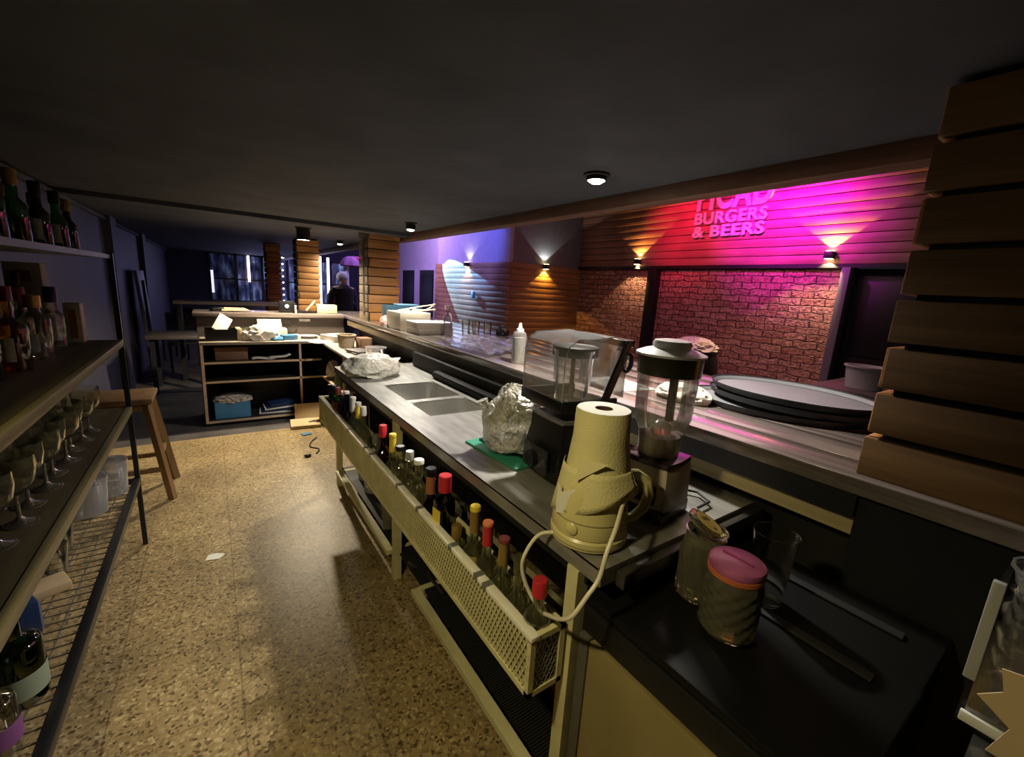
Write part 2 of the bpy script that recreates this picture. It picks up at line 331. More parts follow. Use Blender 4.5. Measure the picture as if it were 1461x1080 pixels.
ORD = ['first', 'second', 'third', 'fourth', 'fifth', 'sixth', 'seventh', 'eighth', 'ninth', 'tenth', 'eleventh', 'twelfth']

# ------------------------------------------------------------------ camera
yaw, pit, rol = 0.615246852, 0.203316206, 0.0625118095
f = Vector((math.sin(yaw) * math.cos(pit), math.cos(yaw) * math.cos(pit), -math.sin(pit)))
rt = Vector((math.cos(yaw), -math.sin(yaw), 0)); up = rt.cross(f)
r2 = math.cos(rol) * rt + math.sin(rol) * up; u2 = -math.sin(rol) * rt + math.cos(rol) * up
cam = bpy.data.objects.new('camera', bpy.data.cameras.new('camera')); COL.objects.link(cam)
cam.matrix_world = Matrix(((r2.x, u2.x, -f.x, 0), (r2.y, u2.y, -f.y, 0), (r2.z, u2.z, -f.z, H), (0, 0, 0, 1)))
cam.data.sensor_width = 36; cam.data.lens = 36 * 610.266 / 1461; cam.data.clip_start = .02
S.camera = cam

# ------------------------------------------------------------------ the setting
ZC = 2.11
struct('floor', MB().box(-.95, 1.5, -1.6, 4.88, -.06, 0), TERR, smooth=False)
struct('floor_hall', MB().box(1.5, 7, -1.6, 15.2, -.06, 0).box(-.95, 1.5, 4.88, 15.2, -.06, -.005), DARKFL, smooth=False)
struct('ceiling', MB().box(-.95, 1.90, -1.6, 15.2, ZC, ZC + .2), CEIL, smooth=False)
struct('ceiling_hall', MB().box(1.90, 7, -1.6, 15.2, 3.42, 3.5).box(1.895, 1.92, -1.6, 15.2, ZC + .02, 3.42), CEIL, smooth=False)
struct('trim_1', MB().box(-.93, 1.80, 4.62, 4.80, ZC - .035, ZC + .01), CEIL, smooth=False)
struct('trim_2', MB().box(1.80, 1.90, -1.6, 14.9, ZC - .068, ZC + .01, .004), BEAMY)
struct('trim_3', MB().box(-.925, -.895, -1.5, 15, ZC - .05, ZC - .02), CEIL)
struct('wall_left', MB().box(-1.05, -.93, -1.6, 15.2, 0, ZC + .1).box(-.93, -.86, 6.6, 6.95, 0, ZC).box(-.93, -.86, 9.4, 9.8, 0, ZC), NAVY, smooth=False)
struct('wall_back', MB().box(-1.05, 7, -1.72, -1.6, -.05, 3.5), BLACK, smooth=False)
# brick wall with its posts, fascia boards above
struct('wall_right', MB().box(6.30, 6.45, 2.03, 6.75, -.05, 2.13), BRICK, smooth=False)
mb = MB(); z = 2.13; k = 0
while z < 3.4:
    mb.box(6.27 + .004 * (k % 2), 6.45, -1.6, 6.75, z + .004, z + .114, .005); z += .118; k += 1
struct('wall_fascia', mb, FASCY)
struct('trim_4', MB().box(6.24, 6.30, -1.0, 6.75, 2.085, 2.13), BLACK)
struct('trim_5', MB().box(6.16, 6.31, 4.73, 4.90, 0, 2.085, .004), BLACK)
struct('trim_6', MB().box(6.18, 6.46, 2.02, 2.11, 0, 2.085, .004), pbr('grey_frame', (.18, .18, .20), .6))
struct('door_1', MB().box(6.42, 6.47, 1.30, 2.03, 0, 2.085).box(6.40, 6.425, 1.36, 1.97, .1, .95, .006).box(6.40, 6.425, 1.36, 1.97, 1.05, 2.0, .006), BLACK)
struct('wall_right_end', MB().box(6.30, 6.45, -1.6, 1.30, 0, 2.13), BLACK, smooth=False)
def boards(axis, a0, a1, plane, depth, z1, pitch, sgn):
    mb = MB(); z = 0; k = 0
    while z < z1 - .02:
        t = min(z + pitch - .006, z1); d = plane + sgn * .003 * (k % 2)
        if axis == 'x': mb.box(a0, a1, min(d, plane - sgn * depth), max(d, plane - sgn * depth), z, t, .004)
        else: mb.box(min(d, plane - sgn * depth), max(d, plane - sgn * depth), a0, a1, z, t, .004)
        z += pitch; k += 1
    return mb
struct('wall_jut_front', boards('x', 4.565, 6.32, 6.70, .06, 2.10, .11, -1), PANELX)
struct('wall_jut_side', boards('y', 6.70, 9.85, 4.5, .06, 2.10, .11, -1), PANELY)
struct('wall_upper', MB().box(4.60, 6.35, 6.73, 6.83, 0, 3.42), SLATE, smooth=False)
struct('wall_side_upper', MB().box(4.53, 4.60, 6.72, 9.85, 0, 3.42).box(4.53, 5.0, 9.78, 9.85, 0, 3.42), PALEW, smooth=False)
struct('wall_corridor', MB().box(4.92, 5.02, 9.85, 15.2, 0, 3.42), PALEW, smooth=False)
for i, (a, b) in enumerate(((10.75, 11.75), (12.1, 13.1))):
    struct('door_%d' % (i + 2), MB().box(4.89, 4.925, a, b, 0, 1.97).box(4.875, 4.892, a + .1, b - .1, .1, .9, .005).box(4.875, 4.892, a + .1, b - .1, 1.0, 1.85, .005), BLACK)
    struct('trim_%d' % (i + 7), MB().box(4.87, 4.925, a - .06, a, 0, 2.03).box(4.87, 4.925, b, b + .06, 0, 2.03).box(4.87, 4.925, a, b, 1.97, 2.03), PALEW)
# street front
struct('wall_front', MB().box(-1, 7, 15.0, 15.15, 0, .75).box(-1, 7, 15.0, 15.15, 2.12, 3.5).box(-1, -.02, 15.0, 15.15, .7, 2.2).box(3.75, 7, 15.0, 15.15, .7, 2.2), pbr('front_wall', (.03, .035, .07), .7), smooth=False)
WX = [-.02, .62, 1.28, 1.95, 2.62, 3.2, 3.75]
for i in range(6):
    a, b = WX[i], WX[i + 1]
    struct('window_%d' % (i + 1), MB().box(a + .03, b - .03, 15.05, 15.06, .78, 2.09), STREETS[i], smooth=False)
    mb = MB().box(a, a + .045, 14.97, 15.08, .75, 2.12).box(b - .03, b, 14.97, 15.08, .75, 2.12).box(a, b, 14.97, 15.08, .75, .8).box(a, b, 14.97, 15.08, 2.07, 2.12).box(a, b, 14.99, 15.05, 1.38, 1.42)
    if i in (1, 2, 3): mb.box((a + b) / 2 - .015, (a + b) / 2 + .015, 14.99, 15.05, .75, 2.1)
    struct('window_frame_%d' % (i + 1), mb, BLACK)

struct('window_7', MB().box(.0, .085, 14.975, 14.985, 1.0, 1.62), emit('strip_glow', (.75, .72, 1), .55), smooth=False)  # emissive strip added over the first pane for a bright pale streak
# ------------------------------------------------------------------ lights
def lamp(kind, name, loc, energy, col, parent=None, target=None, **k):
    d = bpy.data.lights.new(name, kind); d.energy = energy; d.color = col
    for a, b in k.items(): setattr(d, a, b)
    o = bpy.data.objects.new(name, d); COL.objects.link(o); o.location = loc
    if target: o.rotation_euler = (Vector(target) - Vector(loc)).to_track_quat('-Z', 'Y').to_euler()
    if parent: o.parent = parent
    return o
WARM = (1, .80, .50); WHITE = (1, .93, .82)
def ceiling_spot(loc, label, energy, col, h=.07, r=.042, ang=150, blend=.7, size=.05):
    t = thing('ceiling_spotlight', label, 'spotlight', loc, 0, 'surface spotlights along the ceiling')
    MB().lathe([(0, 0), (r + .014, 0), (r + .014, -.008), (r, -.012), (r, -h), (r - .006, -h), (r - .006, -h + .02), (0, -h + .02)], 24).build('housing', BLKMET, t)
    MB().lathe([(0, -h - .012), (r * .5, -h - .009), (r - .010, -h - .001), (r - .007, -h + .010), (0, -h + .019)] if h < .1 else [(0, -h + .004), (r - .007, -h + .004), (r - .007, -h + .014), (0, -h + .014)], 24).build('lens', BULB, t)
    lamp('SPOT', 'spot_beam', (0, 0, -h - .016), energy, col, t, spot_size=math.radians(ang), spot_blend=blend, shadow_soft_size=size)
    return t
ceiling_spot((1.455, 1.50, ZC), 'bright round spotlight over the bar counter, glaring white', 85, WHITE, h=.028, r=.046)
ceiling_spot((1.50, 3.83, ZC), 'small lit spotlight on the ceiling just before the wooden column', 60, WHITE, h=.06)
ceiling_spot((1.52, 6.50, ZC), 'lit spotlight on the ceiling past the wooden column', 36, WHITE, h=.05)
ceiling_spot((.88, 5.40, ZC), 'large black cylinder spotlight hanging lower than the others', 145, (1, .83, .58), h=.13, r=.07, size=.045)
ceiling_spot((1.51, 9.30, ZC), 'small lit spotlight above the short plank column', 14, WHITE, h=.05)
ceiling_spot((1.66, 13.5, ZC), 'tiny lit spotlight close to the street windows', 12, WHITE, h=.05)
ceiling_spot((-.40, .55, ZC), 'warm spotlight on the ceiling over the near end of the aisle', 31, (1, .83, .42), h=.06, ang=142, blend=.4)

def sconce(loc, nx, ny, label, eu, ed, cu, cd):
    t = thing('wall_sconce', label, 'wall light', loc, 0, 'up and down wall lights')
    MB().box(-.046, .046, -.046, .046, -.045, .045, .006).build('housing', BLKMET, t)
    MB().box(-.036, .036, -.036, .036, .042, .048).build('upper_lens', SCONE, t); MB().box(-.036, .036, -.036, .036, -.048, -.042).build('lower_lens', SCONE, t)
    lamp('SPOT', 'up_beam', (0, 0, .06), eu, cu, t, target=None, spot_size=math.radians(102), spot_blend=.10, shadow_soft_size=.01).rotation_euler = (PI, 0, 0)
    lamp('SPOT', 'down_beam', (0, 0, -.06), ed, cd, t, target=None, spot_size=math.radians(104), spot_blend=.10, shadow_soft_size=.01)
    return t
AMB = (1, .52, .10)
sconce((6.222, 5.20, 2.205), -1, 0, 'square black sconce on the plank fascia above the narrow brick bay', 16, 22, AMB, (1, .62, .32))
sconce((6.222, 2.28, 2.235), -1, 0, 'square black sconce on the plank fascia beside the dark doorway', 27, 36, AMB, (1, .68, .38))
sconce((4.452, 8.22, 2.05), -1, 0, 'small black sconce on the blue lit plank wall', 2.5, 10, (1, .9, .75), (1, .72, .42))
sconce((5.34, 6.648, 2.06), 0, -1, 'small black sconce on the orange plank wall', 4, 13, (1, .95, .85), (1, .50, .09))
# coloured floods of the hall, with an added fill and post light
lamp('SPOT', 'magenta_flood', (4.9, 3.0, 3.3), 225, (1, 0, .97), target=(6.3, 2.85, 2.85), spot_size=math.radians(80), spot_blend=.9, shadow_soft_size=.03)
lamp('SPOT', 'pink_flood', (4.9, 4.3, 3.3), 85, (1, .0, .10), target=(6.3, 4.3, 2.8), spot_size=math.radians(72), spot_blend=.9, shadow_soft_size=.03)
lamp('SPOT', 'magenta_wash', (3.4, 3.2, 3.3), 30, (1, .05, .45), target=(6.3, 3.6, 1.6), spot_size=math.radians(75), spot_blend=.9, shadow_soft_size=.1)
lamp('AREA', 'violet_flood', (2.9, 10.0, 3.2), 46, (.60, .36, 1), target=(4.9, 10.6, 2.2), size=.4)
lamp('SPOT', 'blue_flood', (2.6, 7.4, 3.2), 90, (.10, .12, 1), target=(4.5, 7.9, 2.6), spot_size=math.radians(66), spot_blend=.6, shadow_soft_size=.05)
lamp('AREA', 'hall_fill', (3.9, 2.8, 3.35), 15, (1, .58, .62), size=2.2)  # added fill without a fitting, lifts the brick wall
lamp('SPOT', 'blue_beam', (4.0, 10.4, 2.7), 800, (.17, .50, 1), target=(4.5, 8.15, 1.32), spot_size=math.radians(27), spot_blend=.06, shadow_soft_size=.01)
lamp('AREA', 'street_spill', (2.0, 14.7, 1.5), 8, (.45, .45, 1), target=(1.5, 10, 1.2), size=2.2)
lamp('SPOT', 'added_post_light', (2.5, 8.2, 3.25), 60, (.62, .5, 1), target=(2.46, 10.0, 1.3), spot_size=math.radians(50), spot_blend=.6, shadow_soft_size=.05)  # unseen lamp added to brighten the pale post
W = bpy.data.worlds.new('world'); S.world = W; W.use_nodes = True
W.node_tree.nodes['Background'].inputs[0].default_value = (.30, .33, .42, 1); W.node_tree.nodes['Background'].inputs[1].default_value = .02

# ------------------------------------------------------------------ bar
ZB = 1.15
t = thing('bar', 'long dark wood bar with worn glossy top and black front, running past the columns', 'bar counter', (1.37, 2.7, 0))
X = lambda x0, x1, y0, y1, z0, z1, *b: (x0 - 1.37, x1 - 1.37, y0 - 2.7, y1 - 2.7, z0, z1, *b)
mb = MB()
for k in range(6):
    a = 1.37 + k * .18; mb.box(*X(a, a + .1785, -.55, 6.30, ZB - .045, ZB), .003)
mb.build('bar_top', BARWOOD, t)
MB().box(*X(1.385, 1.43, 1.28, 5.62, ZB - .125, ZB - .045)).build('apron', APRON, t)
MB().box(*X(1.385, 1.43, .33, 1.28, ZB - .115, ZB - .045)).build('dark_apron', BLACK, t)
MB().box(*X(1.53, 1.58, .3, 5.62, .02, ZB - .045)).build('front_panel', BLACKW, t)
MB().box(*X(1.405, 1.45, -.55, .33, .02, ZB - .045)).build('end_panel', BLACK, t)
MB().box(*X(2.30, 2.34, -.55, 6.3, .02, ZB - .045)).build('guest_panel', BLACKW, t)
MB().box(*X(1.430, 1.445, .33, 1.5, .968, 1.034)).build('pale_rail', STRIPW, t)
t = thing('return_bar', 'dark wood return of the bar behind the open shelf unit', 'bar counter', (.6, 5.9, 0))
X2 = lambda x0, x1, y0, y1, z0, z1, *b: (x0 - .6, x1 - .6, y0 - 5.9, y1 - 5.9, z0, z1, *b)
MB().box(*X2(-.18, 1.365, 5.68, 6.15, ZB - .05, ZB - .005), .003).build('bar_top', BARWOODX, t)
MB().box(*X2(-.15, 1.365, 5.72, 5.76, .0, ZB - .05)).build('apron', APRONX, t)
MB().box(*X2(.85, .97, 5.705, 5.722, 1.055, 1.085)).build('sticker', LAB_W, t)
# columns
def column(x0, x1, y0, y1, z0, z1, pitch, label, ma, mb_, gap=.015):
    cx, cy = (x0 + x1) / 2, (y0 + y1) / 2
    t = thing('plank_column', label, 'column', (cx, cy, z0), 0, 'plank clad columns standing on the bar')
    a, b = (x1 - x0) / 2, (y1 - y0) / 2
    MB().box(-a + .03, a - .03, -b + .03, b - .03, 0, z1 - z0).build('core', BLACK, t)
    z = 0; mf = MB(); ms = MB(); k = 0
    while z < z1 - z0 - .02:
        e = min(z + pitch - gap, z1 - z0); j = .004 * ((k * 7) % 3)
        mf.box(-a + .012, a - j, -b, -b + .028, z, e, .003); mf.box(-a + .012, a - .012, b - .028, b, z, e, .003)
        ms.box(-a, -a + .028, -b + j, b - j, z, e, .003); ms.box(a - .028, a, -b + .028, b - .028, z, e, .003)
        z += pitch; k += 1
    mf.build('front_cladding', ma, t); ms.build('side_cladding', mb_, t); return t
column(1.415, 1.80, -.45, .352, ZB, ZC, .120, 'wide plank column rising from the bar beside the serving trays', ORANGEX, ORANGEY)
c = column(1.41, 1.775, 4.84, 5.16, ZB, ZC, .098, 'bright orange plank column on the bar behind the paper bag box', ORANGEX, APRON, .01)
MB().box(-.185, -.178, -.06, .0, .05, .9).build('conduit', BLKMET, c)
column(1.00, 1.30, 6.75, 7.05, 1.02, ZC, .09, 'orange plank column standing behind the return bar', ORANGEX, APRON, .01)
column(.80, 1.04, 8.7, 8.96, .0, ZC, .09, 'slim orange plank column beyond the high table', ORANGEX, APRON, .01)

# ------------------------------------------------------------------ steel counter
CX0, CX1, CY0, CY1, CZ = .72, 1.44, .60, 3.33, .94
t = thing('steel_counter', 'stainless steel worktop with two sinks on white legs along the aisle', 'counter', (1.0, 2.0, 0))
X3 = lambda x0, x1, y0, y1, z0, z1, *b: (x0 - 1, x1 - 1, y0 - 2, y1 - 2, z0, z1, *b)
S1, S2, SX0, SX1 = (2.225, 2.63), (1.90, 2.175), .86, 1.20
mb = MB()
for a in ((CX0, SX0, CY0, CY1), (SX1, CX1, CY0, CY1), (SX0, SX1, CY0, S2[0]), (SX0, SX1, S2[1], S1[0]), (SX0, SX1, S1[1], CY1)):
    mb.box(*X3(*a, CZ - .006, CZ))
for a in ((CX0, CX0 + .012, CY0, CY1), (CX0, CX1, CY0, CY0 + .012), (CX0, CX1, CY1 - .012, CY1)):
    mb.box(*X3(*a, CZ - .045, CZ + .001))
mb.build('worktop', STEEL, t, smooth=False)
for (a, b) in (S1, S2):
    mb = MB(); w = .004; d = CZ - .19
    mb.box(*X3(SX0 - w, SX0, a - w, b + w, d, CZ - .004)); mb.box(*X3(SX1, SX1 + w, a - w, b + w, d, CZ - .004))
    mb.box(*X3(SX0, SX1, a - w, a, d, CZ - .004)); mb.box(*X3(SX0, SX1, b, b + w, d, CZ - .004)); mb.box(*X3(SX0, SX1, a, b, d - w, d))
    # rounded corners
    for cx, cy in ((SX0, a), (SX1, a), (SX0, b), (SX1, b)):
        ux = .05 if cx == SX0 else -.05; uy = .05 if cy == a else -.05
        pts = [(cx - 1, cy - 2)] + [(cx + ux * (1 - math.sin(q * PI / 12)) - 1, cy + uy * (1 - math.cos(q * PI / 12)) - 2) for q in range(7)]
        mb.prism(pts, d, CZ - .003)
    so = mb.build('sink_bowl', BOWL, t)
    MB().lathe([(0, d + .002), (.03, d + .002), (.034, d + .006), (.04, d + .001)], 20, (SX0 + SX1) / 2 - 1, (a + b) / 2 - 2).build('drain', CHROME, so)
for y in (.69, 2.02, 3.29):
    for x in (.735, 1.39):
        MB().box(*X3(x - .02, x + .02, y - .02, y + .02, 0, CZ - .045)).build('leg', WHITEM, t)
MB().box(*X3(1.28, 1.30, .62, 3.31, .2, CZ - .05)).build('back_panel', BLACK, t)
MB().box(*X3(.74, .76, .66, 2.0, CZ - .085, CZ - .045)).box(*X3(.74, .76, 2.04, 3.27, CZ - .085, CZ - .045)).build('rail', BLACK, t)
mb = MB().box(*X3(.69, .73, .67, 1.70, .13, .155)).box(*X3(.69, .73, 2.05, 3.22, .13, .155)).box(*X3(1.24, 1.28, .60, 3.30, .13, .155))
for y in (.68, 1.69, 2.06, 3.20): mb.box(*X3(.73, 1.24, y - .015, y + .015, .13, .155))
mb.build('low_frame', WHITEM, t)
mb = MB()
for k in range(96):
    y = .70 + k * .0101; mb.box(*X3(.745, 1.24, y, y + .0062, .150, .160))
mb.box(*X3(.745, 1.24, .64, 1.665, .146, .151)); mb.box(*X3(.745, 1.24, 1.70, 3.26, .146, .153)).build('ribbed_mat', RUBBER, t, smooth=False)
mb = MB().box(*X3(1.30, 1.34, 1.55, 3.25, CZ + .001, 1.05, .012)); mb.box(*X3(1.24, 1.31, 1.55, 2.75, CZ + .001, CZ + .05, .02))
mb.build('splash_board', pbr('dark_splash', (.006, .006, .005), .6, noise_amt=.4, spec=.15), t)
mb = MB().box(*X3(CX0 + .05, CX1 + .02, CY0 - .03, CY0 - .002, CZ - .055, CZ - .012, .004)); mb.build('end_bar', pbr('dark_steel', (.12, .11, .10), .4, .7, noise_amt=.4), t)

# ------------------------------------------------------------------ bottle rail
RX0, RX1, RY0, RY1, RZ0, RZ1 = .593, .705, .685, 3.25, .562, .742
t = thing('bottle_rail', 'long white speed rail of expanded metal mesh holding liquor bottles', 'bottle rack', (.65, 2.0, .562))
X4 = lambda x0, x1, y0, y1, z0, z1, *b: (x0 - .65, x1 - .65, y0 - 2, y1 - 2, z0 - .562, z1 - .562, *b)
mb = MB(); w = .016
mb.box(*X4(RX0, RX0 + w, RY0, RY1, RZ0, RZ0 + w)); mb.box(*X4(RX1 - w, RX1, RY0, RY1, RZ0, RZ0 + w)); mb.box(*X4(RX1 - w, RX1, RY0, RY1, RZ1 - w, RZ1))
for y in (RY0, RY1 - w):
    for z in (RZ0, RZ1 - w): mb.box(*X4(RX0, RX1, y, y + w, z, z + w))
    for x in (RX0, RX1 - w): mb.box(*X4(x, x + w, y, y + w, RZ0, RZ1))
mb.build('frame', WHITEM, t, smooth=False)
MB().box(*X4(RX0 - .002, RX0 + .026, RY0 - .002, RY1 + .002, RZ1 - .012, RZ1 + .003, .002)).build('top_rim', WHITEB, t)  # white rim, its colour raised to carry the bright reflections along it
for y in (2.75, 2.42, 2.10, 2.0, 1.62, 1.40, 1.12, .95, .90): MB().box(*X4(RX0 - .003, RX0 + .027, y, y + .022, RZ1 - .013, RZ1 + .0042)).build('tape_band', GREYTAPE, t, smooth=False)
mb = MB(); hgt = RZ1 - RZ0 - 2 * w; dy = hgt * .40; p = .0155; y = RY0 - dy
while y < RY1:
    for sg in (1, -1):
        ya, yb = (y, y + dy) if sg == 1 else (y + dy, y)
        za, zb = 0., 1.
        lo, hi = RY0 + .004, RY1 - .004
        def cut(ya, za, yb, zb):
            if ya < lo: za += (zb - za) * (lo - ya) / (yb - ya); ya = lo
            if yb > hi: zb = za + (zb - za) * (hi - ya) / (yb - ya); yb = hi
            return ya, za, yb, zb
        if sg == 1:
            if yb <= lo or ya >= hi: continue
            ya, za, yb, zb = cut(ya, za, yb, zb)
        else:
            if ya <= lo or yb >= hi: continue
            q = cut(yb, 1., ya, 0.); yb, zb, ya, za = q
        mb.bar((RX0 + .006 + .001 * sg - .65, ya - 2, RZ0 + w + za * hgt - .562), (RX0 + .006 + .001 * sg - .65, yb - 2, RZ0 + w + zb * hgt - .562), .0036, .0055)
    y += p
mb.build('front_mesh', WHITEM, t, smooth=False)
mb = MB(); x = RX0 - .05
while x < RX1:
    for sg in (1, -1):
        xa, xb, za, zb = x, x + .075, 0., 1.
        if sg == -1: za, zb = 1., 0.
        if xa < RX0: za += (zb - za) * (RX0 - xa) / .075; xa = RX0
        if xb > RX1: zb = za + (zb - za) * (RX1 - xa) / max(xb - xa, 1e-4); xb = RX1
        if xb - xa > .004: mb.bar((xa - .65, RY0 + .007 - 2, RZ0 + w + za * hgt - .562), (xb - .65, RY0 + .007 - 2, RZ0 + w + zb * hgt - .562), .0032, .005)
    x += .0155
mb.build('end_mesh', pbr('grey_metal', (.34, .33, .27), .45), t, smooth=False)
MB().box(*X4(RX0 + w, RX1 - w, RY0 + w, RY1 - w, RZ0 + .002, RZ0 + .010)).build('floor_plate', pbr('dark_plate', (.05, .047, .035), .6), t)
MB().box(*X4(RX1 - .010, RX1 - .004, RY0 + w, RY1 - w, RZ1 - .08, RZ1 - .016)).build('back_strip', pbr('olive_strip', (.14, .13, .07), .5), t)

# ------------------------------------------------------------------ bottles
def bottle(name, label, loc, h, r, gmat, capmat, lab=None, group=None, sq=0., neck=.36, capl=.05, rz=0, shoulder=.14, foil=None, lz=(.12, .40), liquid=None, nr=.014):
    """a bottle of glass with a cap, sometimes a neck foil, a label and liquor inside"""
    t = thing(name, label, 'bottle', loc, rz, group)
    zs = h * (1 - neck - shoulder); zn = h * (1 - neck); n = 24
    pr = [(0, .004), (r * .7, .001), (r * .95, .0), (r, .008), (r, zs)]
    for k in range(1, 6):
        a = k / 5; pr.append((nr + (r - nr) * (.5 + .5 * math.cos(PI * a)), zs + (zn - zs) * a))
    pr += [(nr * .95, h - capl), (nr * .95, h - .008)]
    MB().lathe(pr, n, sq=0).build('glass_body', gmat, t) if not sq else MB().lathe([(a, b) for a, b in pr], 32, f=lambda a, z: 1 + (sq * (1 / max(abs(math.cos(a)), abs(math.sin(a))) - 1) if z < zn - .002 else 0)).build('glass_body', gmat, t)
    MB().lathe([(0, h), (nr * 1.12, h), (nr * 1.25, h - .003), (nr * 1.25, h - capl), (nr, h - capl)], 20).build('cap', capmat, t)
    if foil: MB().lathe([(nr * 1.1, h - capl), (nr * 1.16, h - capl - h * neck * .62), (nr * 1.0, h - capl - h * neck * .63)], 20).build('neck_foil', foil, t)
    if lab:
        z0, z1 = h * lz[0], h * lz[1]; mb = MB(); rr = r + .0012
        if sq: mb.box(-r * 1.02 - .001, -r * 1.02 + .0005, -r * .72, r * .72, z0, z1)
        else: mb.sheet(14, 1, lambda u, v: (rr * math.cos(PI + (u - .5) * 2.6), rr * math.sin(PI + (u - .5) * 2.6), z0 + (z1 - z0) * v))
        mb.build('label', lab, t)
    if liquid:
        MB().lathe([(0, .006), (r * .93, .006), (r * .93, zs * liquid[1]), (0, zs * liquid[1])], 20).build('liquor', liquid[0], t)
    return t
RBZ = RZ0 + .010; RG = 'liquor bottles in the speed rail'
def rb(y, label, h, r, g, cap, x=.649, **k): return bottle('liquor_bottle', label, (x, y, RBZ), h, min(r, .0375), g, cap, group=RG, **k)
rb(.735, 'clear broad shouldered bottle with red cap at the rail end by the cream cord', .285, .039, CLEARB, RED, neck=.24, capl=.045, nr=.016, lab=None, liquid=(GOLIVE, .35))
rb(.825, 'pale green bottle with dull green neck inside the cable loop', .30, .036, GOLIVE, GOLIVE, neck=.34)
rb(.905, 'clear bottle with dark red cap on a long gold neck', .31, .037, GOLIVE, DKRED, foil=GOLD, capl=.012)
rb(.995, 'slim clear bottle with orange topped red cap and cream label', .315, .036, CLEARB, ORCAP, foil=RED, capl=.010, lab=LAB_C, neck=.34, lz=(.2, .48))
rb(1.075, 'clear bottle with yellow cap, gold neck and gold label', .33, .037, GOLIVE, YEL, foil=GOLD, capl=.016, lab=LAB_G, lz=(.25, .52))
rb(1.195, 'short clear flask with gold label leaning low in the rail', .20, .034, GOLIVE, GOLD, neck=.2, lab=LAB_G)
rb(1.295, 'tall black square bottle with bright red cap and yellow label', .345, .033, GDARK, RED, sq=.5, neck=.2, shoulder=.10, capl=.062, lab=LAB_Y, nr=.019, lz=(.42, .64), liquid=(GDARK, .95), rz=.15)
rb(1.415, 'dark brown bottle with black and copper neck', .325, .035, GBROWN, BLKPL, foil=pbr('copper_foil', (.35, .13, .05), .4), capl=.03, liquid=(GDARK, .9), nr=.017)
rb(1.535, 'clear dimpled bottle with white screw cap', .315, .040, CLEARB, WHITEP, neck=.28, capl=.018, nr=.017)
rb(1.635, 'clear bottle with grey white stopper behind the dimpled one', .315, .037, CLEARB, MILKP, neck=.34, capl=.04)
rb(1.745, 'empty clear bottle with flat black cap', .30, .041, CLEARB, BLKPL, neck=.22, capl=.02, nr=.017)
rb(1.845, 'clear bottle with yellow cap and yellow neck band', .325, .037, GOLIVE, YEL, foil=LAB_Y, capl=.014, lab=LAB_C)
rb(1.985, 'clear bottle with tall pinkish red cap', .325, .033, LIQR, RED, capl=.06, neck=.34, nr=.015, liquid=(LIQR, .5))
rb(2.10, 'squat clear glass bottle with grey cap in the middle of the rail', .24, .038, CLEARB, GREYTAPE, neck=.2)
rb(2.32, 'clear bottle with corrugated grey cap', .33, .035, CLEARB, pbr('grey_cap', (.45, .44, .40), .4), capl=.05, neck=.34)
rb(2.42, 'olive bottle with yellow and silver neck', .33, .036, GOLIVE, pbr('grey_cap', (.45, .44, .40), .4), foil=LAB_Y, capl=.02)
rb(2.53, 'pale green bottle with white crown cap', .335, .034, GOLIVE, LAB_W, foil=LAB_W, capl=.014)
rb(2.68, 'navy blue bottle with white cap', .335, .036, GBLUE, WHITEP, capl=.016, liquid=(GBLUE, .9))
rb(2.79, 'dark navy bottle next to the white capped one', .29, .037, GBLUE, BLKPL, liquid=(GBLUE, .8))
rb(2.90, 'dark green bottle with a red brown label', .31, .036, GGREEN, DKRED, lab=DKRED, liquid=(GDARK, .9), lz=(.4, .7))
rb(3.01, 'dark green bottle with black cap close to the far end of the rail', .30, .036, GGREEN, BLKPL, liquid=(GDARK, .9))
rb(3.13, 'dark bottle at the end of the rail by the open shelf unit', .28, .036, GDARK, BLKPL)

# ------------------------------------------------------------------ under the counter
o = bottle('water_jug', 'clear plastic jug with white cap on the low rack beneath the sinks', (.86, 3.0, .156), .30, .06, MILKP, WHITEP, neck=.12, nr=.025)
dup(o, (.84, 2.78, .156), label='clear plastic jug behind the first white leg under the counter')
tag(MB().blob(.90, 2.30, .156 + .09, .14, .2, .165, .3, 2.2, 5).build('bin_bag', GREYBAG), 'dark grey crumpled bag on the low rack beneath the sinks', 'bag')
tag(MB().blob(.93, 1.80, .156 + .12, .12, .11, .22, .25, 2.2, 9).build('bin_bag', GREYBAG), 'tall grey bag standing beside the second white counter leg', 'bag')
tag(MB().tube([(.80, 1.75, .17), (.78, 1.66, .20), (.80, 1.58, .17), (.84, 1.62, .17), (.82, 1.70, .175)], .008).build('power_cord', RUBBER), 'dark cord coiled on the ribbed mat of the low rack', 'cord')
tag(MB().cbox(.98, .98, .25, .16, .3, .18, .05, .004).build('cardboard_box', KRAFTD), 'brown cardboard box on the ribbed mat under the counter', 'box')

# ------------------------------------------------------------------ blenders, kettle
t = thing('covered_blender', 'black blender inside a clear sound cover with open lid handle', 'blender', (1.035, 1.09, CZ), math.radians(-6))
base = MB().lathe([(0, 0), (.125, 0), (.13, .01), (.125, .10), (.112, .17), (.112, .215), (0, .215)], 32, f=lambda a, z: 1 / max(abs(math.cos(a)), abs(math.sin(a))) ** .82 * .93)
bo = base.build('motor_base', BLKPL, t)
MB().cbox(-.135, .0, .07, .012, .15, .09, bev=.004).build('control_panel', pbr('panel_grey', (.03, .03, .032), .25), bo)
MB().lathe([(.026, 0), (.03, .003), (.028, .02), (0, .022)], 20).build('dial', BLKPL, bo).matrix_local = Matrix.Translation((-.142, 0, .07)) @ Matrix.Rotation(-PI / 2, 4, 'Y')
MB().lathe([(.126, .216), (.126, .226), (.118, .228), (.1, .224)], 32, f=lambda a, z: 1 / max(abs(math.cos(a)), abs(math.sin(a))) ** .82 * .93).build('clear_gasket', CLEARP, t)
